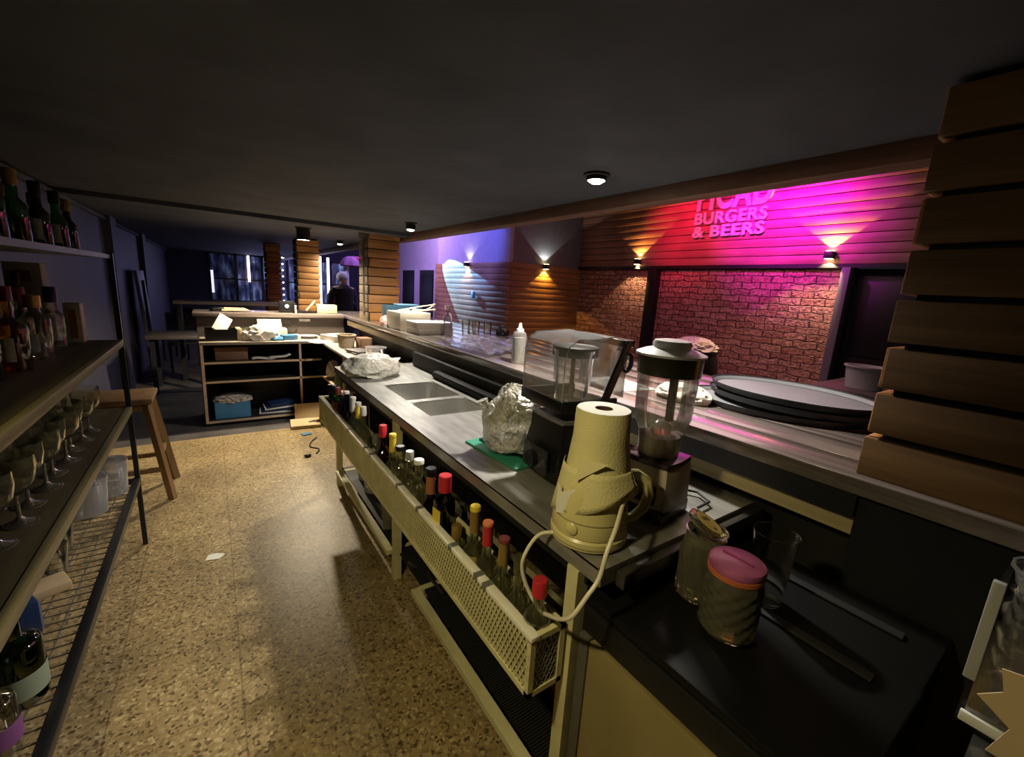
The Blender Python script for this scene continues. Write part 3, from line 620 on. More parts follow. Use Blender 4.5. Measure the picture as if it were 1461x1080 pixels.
# fixed black rim that carries the cover
mb = MB().box(-.135, -.115, -.125, .125, .26, .30, .004).box(-.135, .10, -.128, -.112, .26, .30, .004).box(-.135, .10, .112, .128, .26, .30, .004)
mb.build('cover_rim', BLKPL, t)
mb = MB(); prof = [(-.130, .28), (-.130, .44), (-.118, .478), (-.085, .50), (.06, .508), (.115, .498), (.125, .470), (.125, .30)]
for k in range(len(prof) - 1):
    (xa, za), (xb, zb) = prof[k], prof[k + 1]
    q = [mb.bm.verts.new(v) for v in ((xa, -.122, za), (xb, -.122, zb), (xb, .122, zb), (xa, .122, za))]; mb.bm.faces.new(q)
for y in (-.122, .122): mb.bm.faces.new([mb.bm.verts.new((x, y, z)) for x, z in prof])
bmesh.ops.remove_doubles(mb.bm, verts=mb.bm.verts, dist=.0005); mb.build('sound_cover', CLEARP, t)
for y in (-.123, .123): MB().tube([(x, y, z) for x, z in prof], .0022, 6).build('cover_edge', MILKP, t)
mb = MB().lathe([(.055, .228), (.06, .25), (.075, .44), (.078, .455)], 24, f=lambda a, z: 1 + .10 * math.cos(4 * a)); jo = mb.build('jug', CLEARJ, t)
MB().lathe([(0, .465), (.07, .465), (.08, .462), (.08, .43), (.074, .428)], 24).build('jug_lid', pbr('smoke_grey', (.16, .155, .13), .4), jo)
MB().tube([(-.02, -.02, .24), (-.02, -.02, .43)], .008).build('measure_rib', pbr('pale_yellow_rib', (.55, .47, .20), .4), jo)
MB().lathe([(.0, .23), (.045, .232), (.05, .26), (.04, .27), (0, .272)], 20).build('blade_cup', pbr('smoke_base', (.07, .07, .07), .4), jo)
mb = MB().bar((.098, -.135, .48), (.03, -.135, .285), .020, .012)
mb.lathe([(.016, -.006), (.030, -.006), (.030, .006), (.016, .006), (.016, -.006)], 20)
hd = MB().bar((.118, -.134, .495), (.025, -.134, .27), .022, .014).build('cover_arm', BLKPL, t)
MB().tube([(.112 + .022 * math.cos(a), -.136, .425 + .030 * math.sin(a)) for a in [2 * PI * k / 16 for k in range(16)]], .008, 8, True).build('grip_ring', BLKPL, hd)
MB().box(.10, .145, -.135, .135, .475, .50, .006).build('hinge', BLKPL, t)

t = thing('jug_blender', 'tall jug blender with white lid, black collar and cream base', 'blender', (1.085, .745, CZ), math.radians(8))
MB().box(-.085, .085, -.08, .08, 0, .045, .008).build('foot', BLKPL, t)
MB().lathe([(0, .04), (.098, .04), (.095, .15), (.088, .168), (0, .168)], 32, f=lambda a, z: 1 / max(abs(math.cos(a)), abs(math.sin(a))) ** .75 * .86).build('motor_base', pbr('taupe_base', (.36, .31, .25), .45), t)
MB().lathe([(0, .168), (.09, .168), (.088, .182), (.07, .186), (0, .186)], 32, f=lambda a, z: 1 / max(abs(math.cos(a)), abs(math.sin(a))) ** .7 * .9).build('base_collar', pbr('plum_black', (.03, .018, .03), .2), t)
MB().cbox(-.084, 0, .085, .006, .10, .06, bev=.002).build('front_panel', BLKPL, t)
mb = MB().lathe([(.058, .186), (.06, .20), (.062, .25), (.078, .30), (.083, .42), (.085, .468)], 32, f=lambda a, z: 1 + (.045 * math.cos(6 * a) if z > .24 else 0)); jo = mb.build('jug', CLEARJ, t)
MB().lathe([(0, .187), (.056, .187), (.058, .245), (0, .25)], 28).build('cloudy_drink', FROST, jo)
MB().lathe([(0, .25), (.03, .25), (.032, .275), (.012, .29), (0, .29)], 16).build('blade_hub', MILKP, jo)
MB().box(-.012, .012, -.030, -.012, .29, .42, .003).build('inner_handle', BLKPL, jo)
MB().lathe([(.086, .428), (.090, .43), (.092, .485), (.086, .488)], 32).build('collar', pbr('dark_olive_collar', (.035, .032, .018), .25), t)
MB().lathe([(0, .532), (.028, .530), (.05, .526), (.054, .518), (.052, .506), (.075, .500), (.098, .490), (.098, .484), (0, .482)], 36).build('jug_lid', WHITEP, t)
tag(MB().tube([(1.19, .80, .952), (1.26, .78, .955), (1.30, .72, .955), (1.27, .66, .955), (1.20, .655, .955)], .0045).build('power_cord', RUBBER), 'thin black cord looping behind the cream jug blender', 'cord')

KX, KY = .805, .735
t = thing('electric_kettle', 'cream electric kettle with loop handle half hidden by paper', 'kettle', (KX, KY, CZ))
MB().lathe([(0, .003), (.098, .003), (.103, .008), (.103, .028), (.098, .034), (0, .034)], 40).build('power_base', CREAM, t)
kb = MB().lathe([(0, .035), (.100, .036), (.101, .040), (.099, .075), (.0985, .078), (.098, .082), (.092, .14), (.082, .185), (.07, .200), (0, .205)], 40).build('body', CREAM, t)
MB().lathe([(.0995, .076), (.1002, .078), (.0995, .080)], 40).build('groove', CREAMLINE, kb)
MB().lathe([(.1035, .012), (.1042, .014), (.1035, .016)], 40).build('base_ring', CREAMLINE, kb)
a = math.radians(-145); MB().lathe([(0, 0), (.016, 0), (.017, .006), (.010, .011), (0, .012)], 18).build('switch', CREAM, t).matrix_local = Matrix.Translation((-.092, -.030, .060)) @ Vector((-.95, -.31, .05)).to_track_quat('Z', 'Y').to_matrix().to_4x4()
MB().cbox(.028, -.090, .13, .008, .010, .05, .3, .002).build('water_gauge', CREAMLINE, kb)
ha = math.radians(-28); hx, hy = math.cos(ha), math.sin(ha)
MB().tube([(hx * r, hy * r, z) for r, z in ((.075, .178), (.118, .178), (.150, .158), (.160, .118), (.150, .078), (.122, .050), (.09, .045))], [.013, .014, .014, .014, .014, .013, .013], 12).build('handle', CREAM, t)
MB().cbox(hx * .108, hy * .108, .135, .035, .03, .03, ha, .008).build('plug', CREAM, kb)
t = thing('paper_towel_roll', 'cream paper towel roll standing over the kettle, loose sheet wrapped round', 'paper roll', (KX + .012, KY + .0, CZ))
MB().lathe([(.022, .355), (.068, .355), (.070, .352), (.073, .28), (.084, .20), (.096, .15), (.101, .135)], 40, f=lambda a, z: 1 + .012 * math.sin(3 * a + z * 20)).build('roll', PAPER, t, fixn=True)
MB().lathe([(.0225, .356), (.0225, .28), (0, .28)], 24).build('core', TUBE, t)
MB().lathe([(.0235, .3558), (.068, .3558)], 40).build('cut_end', PAPERW, t)
def wrap(u, v):
    a = math.radians(125 + 165 * u); top = .21 + .0 * u; bot = .052 + .115 * u + .006 * math.sin(9 * u)
    z = bot + (top - bot) * v; rr = .109 - .018 * v + .002 * math.sin(5 * a)
    if u < .2: rr += .012 * (1 - u / .2) * (1 - v)
    return (rr * math.cos(a), rr * math.sin(a), z)
MB().sheet(28, 6, wrap).build('loose_sheet', PAPER, t, solid=.001)
MB().prism([(-.0, .0), (.055, .0), (.048, .075), (.012, .06), (0, .085)], 0, .0012, Matrix.Translation((-.118, .02, .085)) @ Matrix.Rotation(math.radians(-62), 4, 'Z') @ Matrix.Rotation(PI / 2, 4, 'X')).build('torn_corner', PAPERW, t, smooth=False)
MB().prism([(0, 0), (.075, .055), (.0, .06)], 0, .0012, Matrix.Translation((-.102, -.025, .185)) @ Matrix.Rotation(math.radians(-52), 4, 'Z') @ Matrix.Rotation(math.radians(84), 4, 'X')).build('folded_flap', pbr('yellowed_paper', (.72, .66, .36), .85), t, smooth=False)
def spline(P, n=8):
    P = [Vector(p) for p in P]; out = []
    for i in range(len(P) - 1):
        a, b, c, d = P[max(i - 1, 0)], P[i], P[i + 1], P[min(i + 2, len(P) - 1)]
        for k in range(n):
            s = k / n; out.append(.5 * ((2 * b) + (c - a) * s + (2 * a - 5 * b + 4 * c - d) * s * s + (3 * b - a - 3 * c + d) * s ** 3))
    return out + [P[-1]]
tag(MB().tube(spline([(.77, .72, .955), (.725, .755, .956), (.68, .79, .945), (.635, .79, .90), (.632, .79, .85), (.648, .77, .79), (.655, .73, .765), (.639, .675, .797), (.618, .618, .84), (.61, .576, .883), (.64, .565, .93), (.669, .563, .964), (.688, .565, 1.023), (.731, .583, 1.058), (.828, .644, 1.074), (.905, .675, 1.06)]), .0052).build('power_cord', pbr('cream_cord', (.72, .68, .52), .45)), 'cream power cord drooping from the kettle over the end of the bottle rail', 'cord')

# ------------------------------------------------------------------ bags and board on the counter
tag(MB().blob(.89, 2.97, CZ + .050, .18, .15, .092, .12, 2.0, 3, 5, True, True).build('plastic_bag', BAGW), 'crumpled white plastic bag on the far end of the steel counter', 'bag')
t = thing('tied_bag', 'clear tied plastic bag holding crumpled foil, on the green board', 'bag', (.97, 1.33, CZ + .025))
MB().blob(0, 0, .085, .115, .105, .15, .16, 2.2, 11, 5, True, True).build('bag_skin', BAGC, t)
MB().blob(.015, 0, .145, .085, .075, .065, .25, 3, 13, 4, True, True).build('foil_bundle', FOIL, t)
MB().tube([(-.075, .05, .09), (-.094, .064, .125), (-.102, .07, .150), (-.107, .074, .166), (-.113, .078, .182)], [.045, .026, .012, .019, .024], 12).build('tied_end', BAGC, t)
t = thing('cutting_board', 'green cutting board with black edge sheet under the tied bag', 'cutting board', (.99, 1.34, CZ), math.radians(4))
MB().box(-.14, .14, -.17, .17, .0, .010, .003).build('board', GREEN, t); MB().cbox(.03, .03, .016, .21, .25, .008, .12, .002).build('black_sheet', BLKPL, t)

# ------------------------------------------------------------------ beverage cooler
t = thing('bottle_cooler', 'black chest cooler with beige door standing at the end of the steel counter', 'cooler', (1.07, .34, 0))
X5 = lambda x0, x1, y0, y1, z0, z1, *b: (x0 - 1.07, x1 - 1.07, y0 - .34, y1 - .34, z0, z1, *b)
FY0, FY1 = .10, .655
MB().box(*X5(.745, 1.39, FY0, FY1, .03, .815, .006)).build('body', BLKPL, t)
MB().box(*X5(.735, 1.395, FY0 - .005, FY1 + .005, .815, .835, .006)).build('lid_top', pbr('satin_black', (.005, .005, .005), .5, spec=.2), t)
MB().box(*X5(.733, .750, FY0, FY1, .735, .808, .004)).build('front_band', BLACK, t)
d = MB().box(*X5(.728, .748, FY0 + .01, FY1 - .035, .06, .725, .003)).build('door', PANELB, t)
MB().box(*X5(.724, .747, FY1 - .034, FY1 - .002, .05, .73, .004)).build('door_frame', pbr('frame_grey', (.09, .085, .07), .45), d)
for x in (1.06, 1.27): MB().box(*X5(x, x + .03, FY0 + .06, FY1, .836, .843, .003)).build('lid_track', pbr('track_grey', (.02, .02, .02), .5, spec=.3), t)
for y in (.2, .5):
    MB().box(*X5(.78, .82, y - .02, y + .02, 0, .03)).build('foot', RUBBER, t); MB().box(*X5(1.3, 1.34, y - .02, y + .02, 0, .03)).build('foot', RUBBER, t)
FZ = .8355
twist = lambda n, am, tw: (lambda a, z: 1 + am * math.cos(n * a + z * tw))
t = thing('swirled_jar', 'swirl ribbed glass jar with round yellow sticker on its tilted lid', 'jar', (.985, .505, FZ))
MB().lathe([(0, .004), (.045, .002), (.053, .012), (.054, .03), (.054, .05), (.054, .07), (.054, .09), (.054, .11), (.054, .13), (.050, .15), (.047, .165), (.047, .185)], 84, f=lambda a, z: 1 + (.045 * math.cos(14 * a + z * 60) if .011 < z < .145 else 0)).lathe([(.044, .185), (.044, .165), (.047, .15), (.0495, .128), (.0495, .016), (.04, .008), (0, .008)], 60).build('glass_body', JARS, t)
MB().tube([(.048 * math.cos(a), .048 * math.sin(a), .187) for a in [2 * PI * k / 28 for k in range(28)]], .003, 6, True).build('rim', CLEAR, t)
lid = MB().lathe([(0, 0), (.047, 0), (.050, .004), (.050, .012), (.046, .014), (0, .014)], 32).build('lid', CLEARY, t); lid.matrix_local = Matrix.Translation((.0, .006, .192)) @ Matrix.Rotation(math.radians(18), 4, 'Y') @ Matrix.Rotation(math.radians(22), 4, 'X')
st = MB().lathe([(0, .0150), (.036, .0150), (.036, .0156), (0, .0156)], 28).build('sticker', pbr('yellow_sticker', (.72, .60, .16), .6), lid)
mb = MB()
for k in range(6): mb.box(-.018 + k * .006, -.0155 + k * .006, .006, .006 + .014 - .003 * (k % 2), .0157, .0162)
mb.cbox(0, -.02, .016, .008, .008, .0005).build('sticker_print', PRINT, lid, smooth=False)
t = thing('pink_lidded_jar', 'dimpled glass jar with pink lid in front of the swirl jar', 'jar', (.935, .40, FZ))
MB().lathe([(0, .004), (.050, .002), (.060, .014)] + [(.061, .018 + .0045 * q) for q in range(27)] + [(.056, .155)], 72, f=lambda a, z: 1 + (.035 * math.cos(10 * a + z * 30) * math.sin(z * 230) if .017 < z < .14 else 0)).lathe([(.0535, .155), (.0565, .133), (.0565, .018), (.045, .009), (0, .009)], 60).build('glass_body', JARS, t)
MB().lathe([(0, .010), (.045, .0105), (.0555, .019), (.0555, .12), (0, .122)], 28).build('contents', glass('honey_content', (.86, .78, .60), .5, -.2, milky=.22, mcol=(.30, .22, .13)), t)
ld = MB().lathe([(0, .186), (.05, .184), (.058, .180), (.060, .172), (.056, .160), (0, .158)], 36).build('lid', PINK, t)
MB().box(-.002, .002, -.035, .035, .1835, .1885, .001).build('lid_seam', pbr('plum_seam', (.25, .03, .12), .5), ld); MB().lathe([(.055, .150), (.0595, .152), (.0595, .162), (.055, .163)], 36).build('orange_seal', pbr('orange_seal', (.45, .12, .04), .5), t)
tag(MB().lathe([(0, .006), (.034, .006), (.036, .0), (.038, .003), (.052, .190), (.050, .190), (.0355, .010), (0, .009)], 36).build('beer_tumbler', RGLASS, loc=(1.13, .405, FZ)), 'tall empty clear tumbler standing behind the pink lidded jar', 'glass')

# black crate at the lower corner of the bar
t = thing('side_table', 'black low table against the bar end under the crate of cups', 'table', (1.2, -.2, 0))
MB().box(-.22, .2, -.35, .22, .74, .78, .004).build('table_top', BLACK, t)
for a in (-.2, .18):
    for b in (-.33, .2): MB().box(a - .02, a + .02, b - .02, b + .02, 0, .74).build('leg', BLACK, t)
t = thing('black_crate', 'black crate with pale corner strip and clear front, full of plastic bowls', 'crate', (1.29, -.15, .78))
MB().box(-.095, .095, -.2, .2, 0, .012).box(.085, .095, -.2, .2, .012, .30).box(-.085, .085, .19, .2, .012, .30).box(-.085, .085, -.2, -.19, .012, .30).build('body', BLKPL, t)
MB().box(-.095, -.091, -.19, .19, .012, .24).build('clear_front', CUP, t)
MB().box(-.102, -.086, .188, .206, .10, .315, .002).build('corner_strip', pbr('grey_strip', (.40, .40, .38), .4), t); MB().box(-.104, -.094, .13, .195, .008, .030, .002).build('base_strip', WHITEP, t)
BX, BY = 1.29, -.037
c0 = tag(MB().lathe([(0, .0), (.055, .0), (.057, .004), (.074, .075), (.080, .078), (.080, .084), (.075, .084)], 36, f=lambda a, z: 1 + .01 * math.cos(18 * a)).build('clear_bowl', CLEARP, loc=(BX, BY, .793)), 'clear plastic bowl, lowest of the stack in the black crate', 'bowl', 'clear bowls stacked in the crate')
for k, nm in enumerate(('second from the bottom', 'third from the bottom', 'fourth from the bottom', 'fifth from the bottom', 'topmost')): dup(c0, (BX + .003 * (k % 2), BY + .003 * (k % 3), .793 + .047 * (k + 1)), label='clear plastic bowl, %s of the stack in the black crate' % nm)
tag(MB().lathe([(0, .0), (.058, .0), (.066, .02), (.068, .09), (.06, .094), (0, .095)], 32).build('white_tub', MILKP, loc=(BX, BY, 1.113)), 'milky white tub resting on top of the stacked clear bowls', 'tub')
tag(MB().prism([(-.15, .783), (.0, .783), (-.018, .85), (.03, .882), (.002, .912), (.012, .955), (-.03, .965), (-.16, .97)], 0, .003, Matrix.Translation((1.15, 0, 0)) @ Matrix(((0, 0, 1, 0), (1, 0, 0, 0), (0, 1, 0, 0), (0, 0, 0, 1)))).build('card_scrap', KRAFT, smooth=False), 'torn cream cardboard flap leaning against the front of the black crate', 'cardboard')

# ------------------------------------------------------------------ things on the bar
def tray(z, cx, cy, label, rz=0):
    t = thing('serving_tray', label, 'tray', (cx - .03, cy, z), rz, 'stacked oval serving trays')
    MB().lathe([(0, .006), (.90, .006), (.955, .010), (.985, .026), (1.0, .027), (1.0, .023), (.97, .004), (.93, .0), (0, .0)], 64, sx=.25, sy=.335).build('rim', RUBBER, t)
    MB().lathe([(0, .0066), (.93, .0072), (.975, .022)], 64, sx=.25, sy=.335).build('liner', GREYR, t)
    return t
tray(ZB, 2.00, .83, 'black oval tray at the bottom of the tray stack', math.radians(8))
tray(ZB + .0265, 2.06, .79, 'middle oval tray of the stack on the bar', math.radians(-2))
tray(ZB + .053, 2.08, .80, 'top oval serving tray with grey liner, by the wide plank column', math.radians(-4))
tag(MB().blob(1.70, 1.08, ZB + .022, .075, .10, .04, .3, 2, 21, 4, True, True).build('folded_napkin', CLOTH), 'white crumpled napkin on the bar beside the tray stack', 'napkin')
t = thing('printed_sheet', 'white sheet printed with dark rows lying behind the covered blender', 'sheet', (1.66, 1.42, ZB), math.radians(-12))
MB().box(-.11, .11, -.15, .15, 0, .003).build('paper', PAPERW, t, smooth=False)
mb = MB()
for i in range(6):
    for j in range(12): mb.cbox(-.085 + i * .034, -.13 + j * .0236, .0036, .020, .007, .0008, .5)
mb.build('print', PRINT, t, smooth=False)
t = thing('sauce_bottle', 'squeeze bottle of pale sauce with white nozzle on the bar edge', 'bottle', (1.50, 2.07, ZB))
MB().lathe([(0, .0), (.041, .0), (.043, .006), (.043, .165), (.038, .185), (.022, .196)], 28).build('body', CLEARP, t); MB().lathe([(0, .003), (.0395, .003), (.0395, .155), (0, .158)], 28).build('sauce', SAUCE, t)
MB().lathe([(.024, .192), (.024, .207), (.012, .212), (.012, .222), (.007, .242), (0, .243)], 20).build('nozzle', WHITEP, t)
t = thing('spray_bottle', 'tall clear bottle of water standing upright on the blue lit bar', 'bottle', (1.70, 3.44, ZB))
MB().lathe([(0, .0), (.037, .0), (.039, .006), (.039, .16), (.030, .185), (.016, .20), (.016, .225)], 24).build('body', glass('blue_clear', (.86, .88, .97), .05, .12), t)
MB().lathe([(.018, .222), (.018, .240), (0, .241)], 16).box(-.030, .018, -.010, .010, .240, .262, .003).build('trigger_head', MILKP, t)
gl = tag(MB().lathe([(0, .006), (.030, .005), (.033, .0), (.034, .004), (.041, .12), (.039, .12), (.031, .008)], 28).build('water_glass', CLEAR, loc=(1.98, 3.62, ZB)), 'clear drinking glass on the bar by the tall water bottle', 'glass', 'glasses on the blue lit bar')
dup(gl, (2.08, 3.60, ZB), label='clear drinking glass second along from the tall water bottle'); dup(gl, (2.14, 3.48, ZB), label='clear drinking glass next to the small dark bowl')
dup(gl, (2.12, 3.74, ZB), label='clear drinking glass standing behind the other glasses on the bar'); dup(gl, (1.66, 3.62, ZB), label='clear drinking glass hidden behind the tall water bottle')
tag(MB().blob(2.27, 3.42, ZB + .03, .06, .06, .06, .3, 3, 4, 3).build('dark_bowl', BLKPL), 'small dark crumpled object at the end of the glasses on the bar', 'bowl')
tag(MB().sheet(26, 22, lambda u, v: (1.40 + .52 * u, 2.25 + .75 * v + .1 * math.sin(3 * u), ZB + .012 + .050 * abs(noise.noise(Vector((u * 5, v * 6, 1.3)))) + .05 * abs(noise.noise(Vector((u * 2, v * 2.3, 4.3)))))).build('plastic_wrap', WRAP), 'crumpled clear plastic wrap spread on the bar behind the sauce bottle', 'plastic wrap')
t = thing('paper_bag_box', 'cream paper carrier bag with rope handles lying on the bar by the orange column', 'bag', (1.56, 4.02, ZB), math.radians(3))
MB().box(-.15, .16, -.16, .17, 0, .165, .005).build('bag', CREAMBOX, t)
for q in (0, 1):
    MB().tube(spline([(-.10, -.05 + .10 * q, .166), (-.05, -.10 + .10 * q, .185), (.02, -.02, .20), (.10, -.10 + .08 * q, .185 + .03 * q), (.20, -.15 + .05 * q, .20 + .04 * q), (.24, -.08, .19 + .055 * q), (.17, -.02, .185), (.06, .04, .178)]), .006).build('rope_handle', pbr('rope', (.75, .66, .42), .8, noise_amt=.2, noise_scale=80), t)
bx = thing('flat_box', 'closed flat cream box at the bottom of the pair on the bar', 'box', (1.62, 3.64, ZB), math.radians(2), 'stacked flat boxes on the bar')
MB().box(-.17, .17, -.13, .13, 0, .05, .003).build('body', CREAMBOX, bx); MB().box(-.173, .173, -.133, .133, .030, .053, .003).build('lid', pbr('cream_lid', (.66, .63, .54), .7), bx)
dup(bx, (1.61, 3.63, ZB + .0535), math.radians(-1), 'closed flat cream box on top of the pair on the bar')
tag(MB().box(-.20, .20, -.06, .06, 0, .20, .004).build('teal_box', TEAL, loc=(1.68, 4.50, ZB)), 'dark teal box between the carrier bag and the orange column', 'box')
tag(MB().cbox(0, 0, .008, .24, .1, .012, .1, .002).build('blue_folder', pbr('light_blue', (.22, .45, .65), .6), loc=(1.72, 4.50, ZB + .20)), 'light blue folder lying on the teal box', 'folder')
tag(MB().blob(1.44, 4.35, ZB + .035, .05, .05, .065, .25, 2.5, 8, 3).build('snack_bag', PINKP), 'red and white snack packet beside the cream carrier bag', 'packet')
tag(MB().lathe([(0, 0), (.022, 0), (.022, .03), (0, .031)], 18).build('small_cup', WHITEP, loc=(1.40, 4.17, ZB)), 'tiny white cup on the bar edge in front of the snack packet', 'cup')
t = thing('open_carton', 'open kraft carton on the corner of the bar', 'carton', (1.12, 5.93, ZB), math.radians(-6))
MB().box(-.03, .20, -.1, .12, 0, .10, .004).build('body', KRAFT, t); MB().cbox(-.10, 0, .085, .16, .2, .005, 0, 0, 0, math.radians(-50)).build('flap', KRAFT, t)
tag(MB().cbox(0, 0, .012, .26, .2, .02, .1, .003).build('tablet', BLKPL, loc=(.93, 5.9, ZB)), 'flat black tray under the flap of the open carton', 'tray')
t = thing('card_reader', 'small black device with a bright round light on the return bar', 'device', (.74, 5.86, ZB - .004))
MB().cbox(0, 0, .07, .17, .06, .14, 0, .006).build('body', BLKPL, t); MB().lathe([(0, 0), (.022, 0), (.022, .004), (0, .004)], 16).build('round_light', PIN, t).matrix_local = Matrix.Translation((0, -.031, .08)) @ Matrix.Rotation(PI / 2, 4, 'X')
tag(MB().cbox(0, 0, .05, .018, .012, .10, .2).build('white_pen', WHITEP, loc=(.82, 5.74, ZB - .005)), 'thin white stick standing beside the black device', 'stick')
tag(MB().tube(spline([(.75, 5.70, 1.14), (.73, 5.69, 1.06), (.78, 5.69, 1.0), (.83, 5.69, 1.05)]), .004).build('cable', RUBBER), 'thin black cable hanging down the front of the return bar', 'cable')
tag(MB().prism([(-.12, -.07), (.16, -.05), (.10, .05), (-.09, .06)], 0, .006, Matrix.Translation((.20, 5.88, ZB + .02)) @ Matrix.Rotation(.22, 4, 'X')).build('card_scrap', KRAFT, smooth=False), 'flattened kraft card lying on the end of the return bar', 'cardboard')
tag(MB().cbox(0, 0, .02, .12, .1, .045, .3, .006).build('dark_pouch', BLKPL, loc=(.04, 5.9, ZB - .005)), 'dark pouch beside the flattened card on the return bar', 'pouch')

# ------------------------------------------------------------------ open shelf unit with its return
t = thing('open_shelf_unit', 'open plywood shelf unit with black inside and pale edges', 'shelf unit', (.45, 5.4, 0))
X6 = lambda x0, x1, y0, y1, z0, z1, *b: (x0 - .45, x1 - .45, y0 - 5.4, y1 - 5.4, z0, z1, *b)
UY = 5.23
def edged(name, x0, x1, z0, z1, m, y1=5.70):
    b = MB().box(*X6(x0, x1, UY + .004, y1, z0, z1)).build(name, BLACKW, t, smooth=False)
    MB().box(*X6(x0, x1, UY, UY + .004, z0, z1)).build('edge_strip', m, b, smooth=False)
edged('side_panel', -.13, -.105, .03, .85, PALEPLY); edged('divider', .765, .787, .03, .85, PALEPLY)
edged('shelf', -.105, 1.0, .655, .677, PALEPLY); edged('shelf', -.105, 1.0, .455, .477, PALEPLY); edged('bottom_board', -.105, .765, .03, .055, PALEPLY)
MB().box(*X6(-.135, 1.36, UY - .005, 5.70, .852, .880, .002)).build('top_board', pbr('pale_top', (.36, .31, .25), .5, noise_amt=.25), t)
MB().box(*X6(-.13, 1.36, 5.69, 5.71, .03, .852)).build('back_panel', BLACKW, t)
MB().box(*X6(-.10, .78, 5.3, 5.34, 0, .03)).build('plinth', BLACK, t)
t = thing('corner_console', 'narrow plywood console linking the shelf unit to the steel counter', 'console', (1.2, 4.3, 0))
X7 = lambda x0, x1, y0, y1, z0, z1, *b: (x0 - 1.2, x1 - 1.2, y0 - 4.3, y1 - 4.3, z0, z1, *b)
MB().box(*X7(.99, 1.375, 3.37, 5.22, .850, .878, .002)).build('top_board', pbr('pale_top', (.36, .31, .25), .5, noise_amt=.25), t)
MB().box(*X7(1.0, 1.36, 4.35, 5.22, .455, .477)).build('shelf', PALEPLYY, t); MB().box(*X7(1.0, 1.36, 3.40, 3.42, 0, .85)).build('side_panel', BLACKW, t)
MB().box(*X7(1.02, 1.04, 4.33, 4.35, 0, .85)).build('post', WHITEM, t); MB().box(*X7(1.34, 1.36, 3.42, 5.22, .0, .85)).build('back_panel', BLACKW, t)
UT = .8805
t = thing('cardboard_tray', 'black tray box with cream end standing on the shelf unit', 'box', (.07, 5.42, UT), math.radians(4))
MB().box(-.15, .12, -.10, .10, 0, .006).box(-.15, .12, -.10, -.094, .006, .12).box(-.15, .12, .094, .10, .006, .12).box(-.15, -.144, -.094, .094, .006, .12).build('body', BLKPL, t)
MB().box(.12, .165, -.10, .10, 0, .125, .002).build('end_flap', KRAFT, t)
tag(MB().cbox(0, 0, 0, .13, .03, .20, .1, .003, math.radians(-32), math.radians(34)).build('booklet', LAB_W, loc=(.07, 5.43, UT + .165)), 'white and navy booklet leaning out of the black tray box', 'booklet')
tag(MB().blob(.41, 5.36, UT + .05, .14, .085, .09, .35, 2.2, 31, 4, True, True).build('crumpled_cloth', CLOTH), 'crumpled white cloth heaped in the middle of the shelf unit top', 'cloth')
t = thing('open_cream_box', 'cream box with open lid behind the crumpled cloth', 'box', (.55, 5.58, UT)); MB().box(-.12, .14, -.09, .09, 0, .105, .003).build('body', CREAMBOX, t); MB().cbox(-.02, .06, .15, .24, .12, .005, .05, 0, math.radians(55)).build('lid', CREAMBOX, t)
tag(MB().blob(.555, 5.32, UT + .018, .07, .05, .03, .2, 2, 5, 3).build('blue_packet', BLUE), 'small blue packet at the front edge of the shelf unit', 'packet')
t = thing('blue_carton', 'blue and white carton lying on the shelf unit top', 'carton', (.70, 5.38, UT), math.radians(18)); MB().box(-.09, .06, -.05, .05, 0, .055, .003).build('body', BLUE, t); MB().box(.06, .10, -.05, .05, 0, .055, .003).build('white_end', WHITEP, t)
pl = tag(MB().lathe([(0, .004), (.06, .003), (.07, .0), (.11, .014), (.112, .018), (.07, .007), (0, .008)], 36).build('plate', GREYR, loc=(.90, 5.50, UT)), 'dark round plate beneath the others near the corner', 'plate', 'plates on the shelf unit corner')
dup(pl, (.91, 5.51, UT + .012), label='dark round plate on top of the pair near the corner')
tag(MB().cbox(0, 0, .003, .22, .16, .004, .5).build('paper_sheet', PAPERW, loc=(.98, 5.12, .878)), 'white sheet of paper hanging over the console corner', 'paper')
for k in range(3):
    tag(MB().cbox(0, 0, .012, .24, .30, .02, .35, .004).build('grey_tray', pbr('pale_grey_tray', (.36, .34, .33), .5), loc=(1.17, 5.24, .881 + .022 * k)), 'grey tray, %s of the stack behind the basket' % ('lowest', 'middle one', 'topmost')[k], 'tray', 'grey trays behind the basket')
t = thing('wicker_basket', 'pale wicker basket with folded rim standing on the corner console', 'basket', (1.15, 4.72, .8785))
MB().lathe([(0, .0), (.075, .0), (.088, .12), (.10, .125), (.10, .135), (.082, .135), (.07, .01), (0, .01)], 32, sy=1.15).build('bowl', WICKER, t)
tag(MB().cbox(0, 0, .06, .12, .16, .12, .1, .005).build('brown_caddy', KRAFTD, loc=(1.29, 4.55, .8785)), 'brown wooden caddy next to the wicker basket', 'caddy')
for k in range(2): tag(MB().cbox(0, 0, .008, .18, .24, .014, .1 + .2 * k, .003).build('dark_folder', pbr('dark_slate', (.10, .085, .09), .5), loc=(1.17, 4.30, .8785 + .016 * k)), 'dark slate tablet, %s of two in front of the basket' % ('lower', 'upper')[k], 'tablet', 'slates on the console')
t = thing('clear_tub', 'clear plastic tub at the front end of the corner console', 'tub', (1.17, 3.78, .8785)); MB().lathe([(0, .002), (.07, .002), (.085, .12), (.09, .125)], 32).build('body', MILKP, t); MB().lathe([(.09, .126), (.094, .124), (.094, .134), (0, .136)], 32).build('lid', CLEARP, t)
t = thing('notice_card', 'white card with black picture leaning behind the white plastic bag', 'card', (1.24, 3.55, .905), math.radians(-28)); MB().cbox(0, 0, .02, .11, .30, .004, 0, 0, 0, -.12).build('card', LAB_W, t); MB().cbox(-.01, -.03, .0235, .06, .07, .002, 0, 0, 0, -.12).build('picture', PRINT, t)
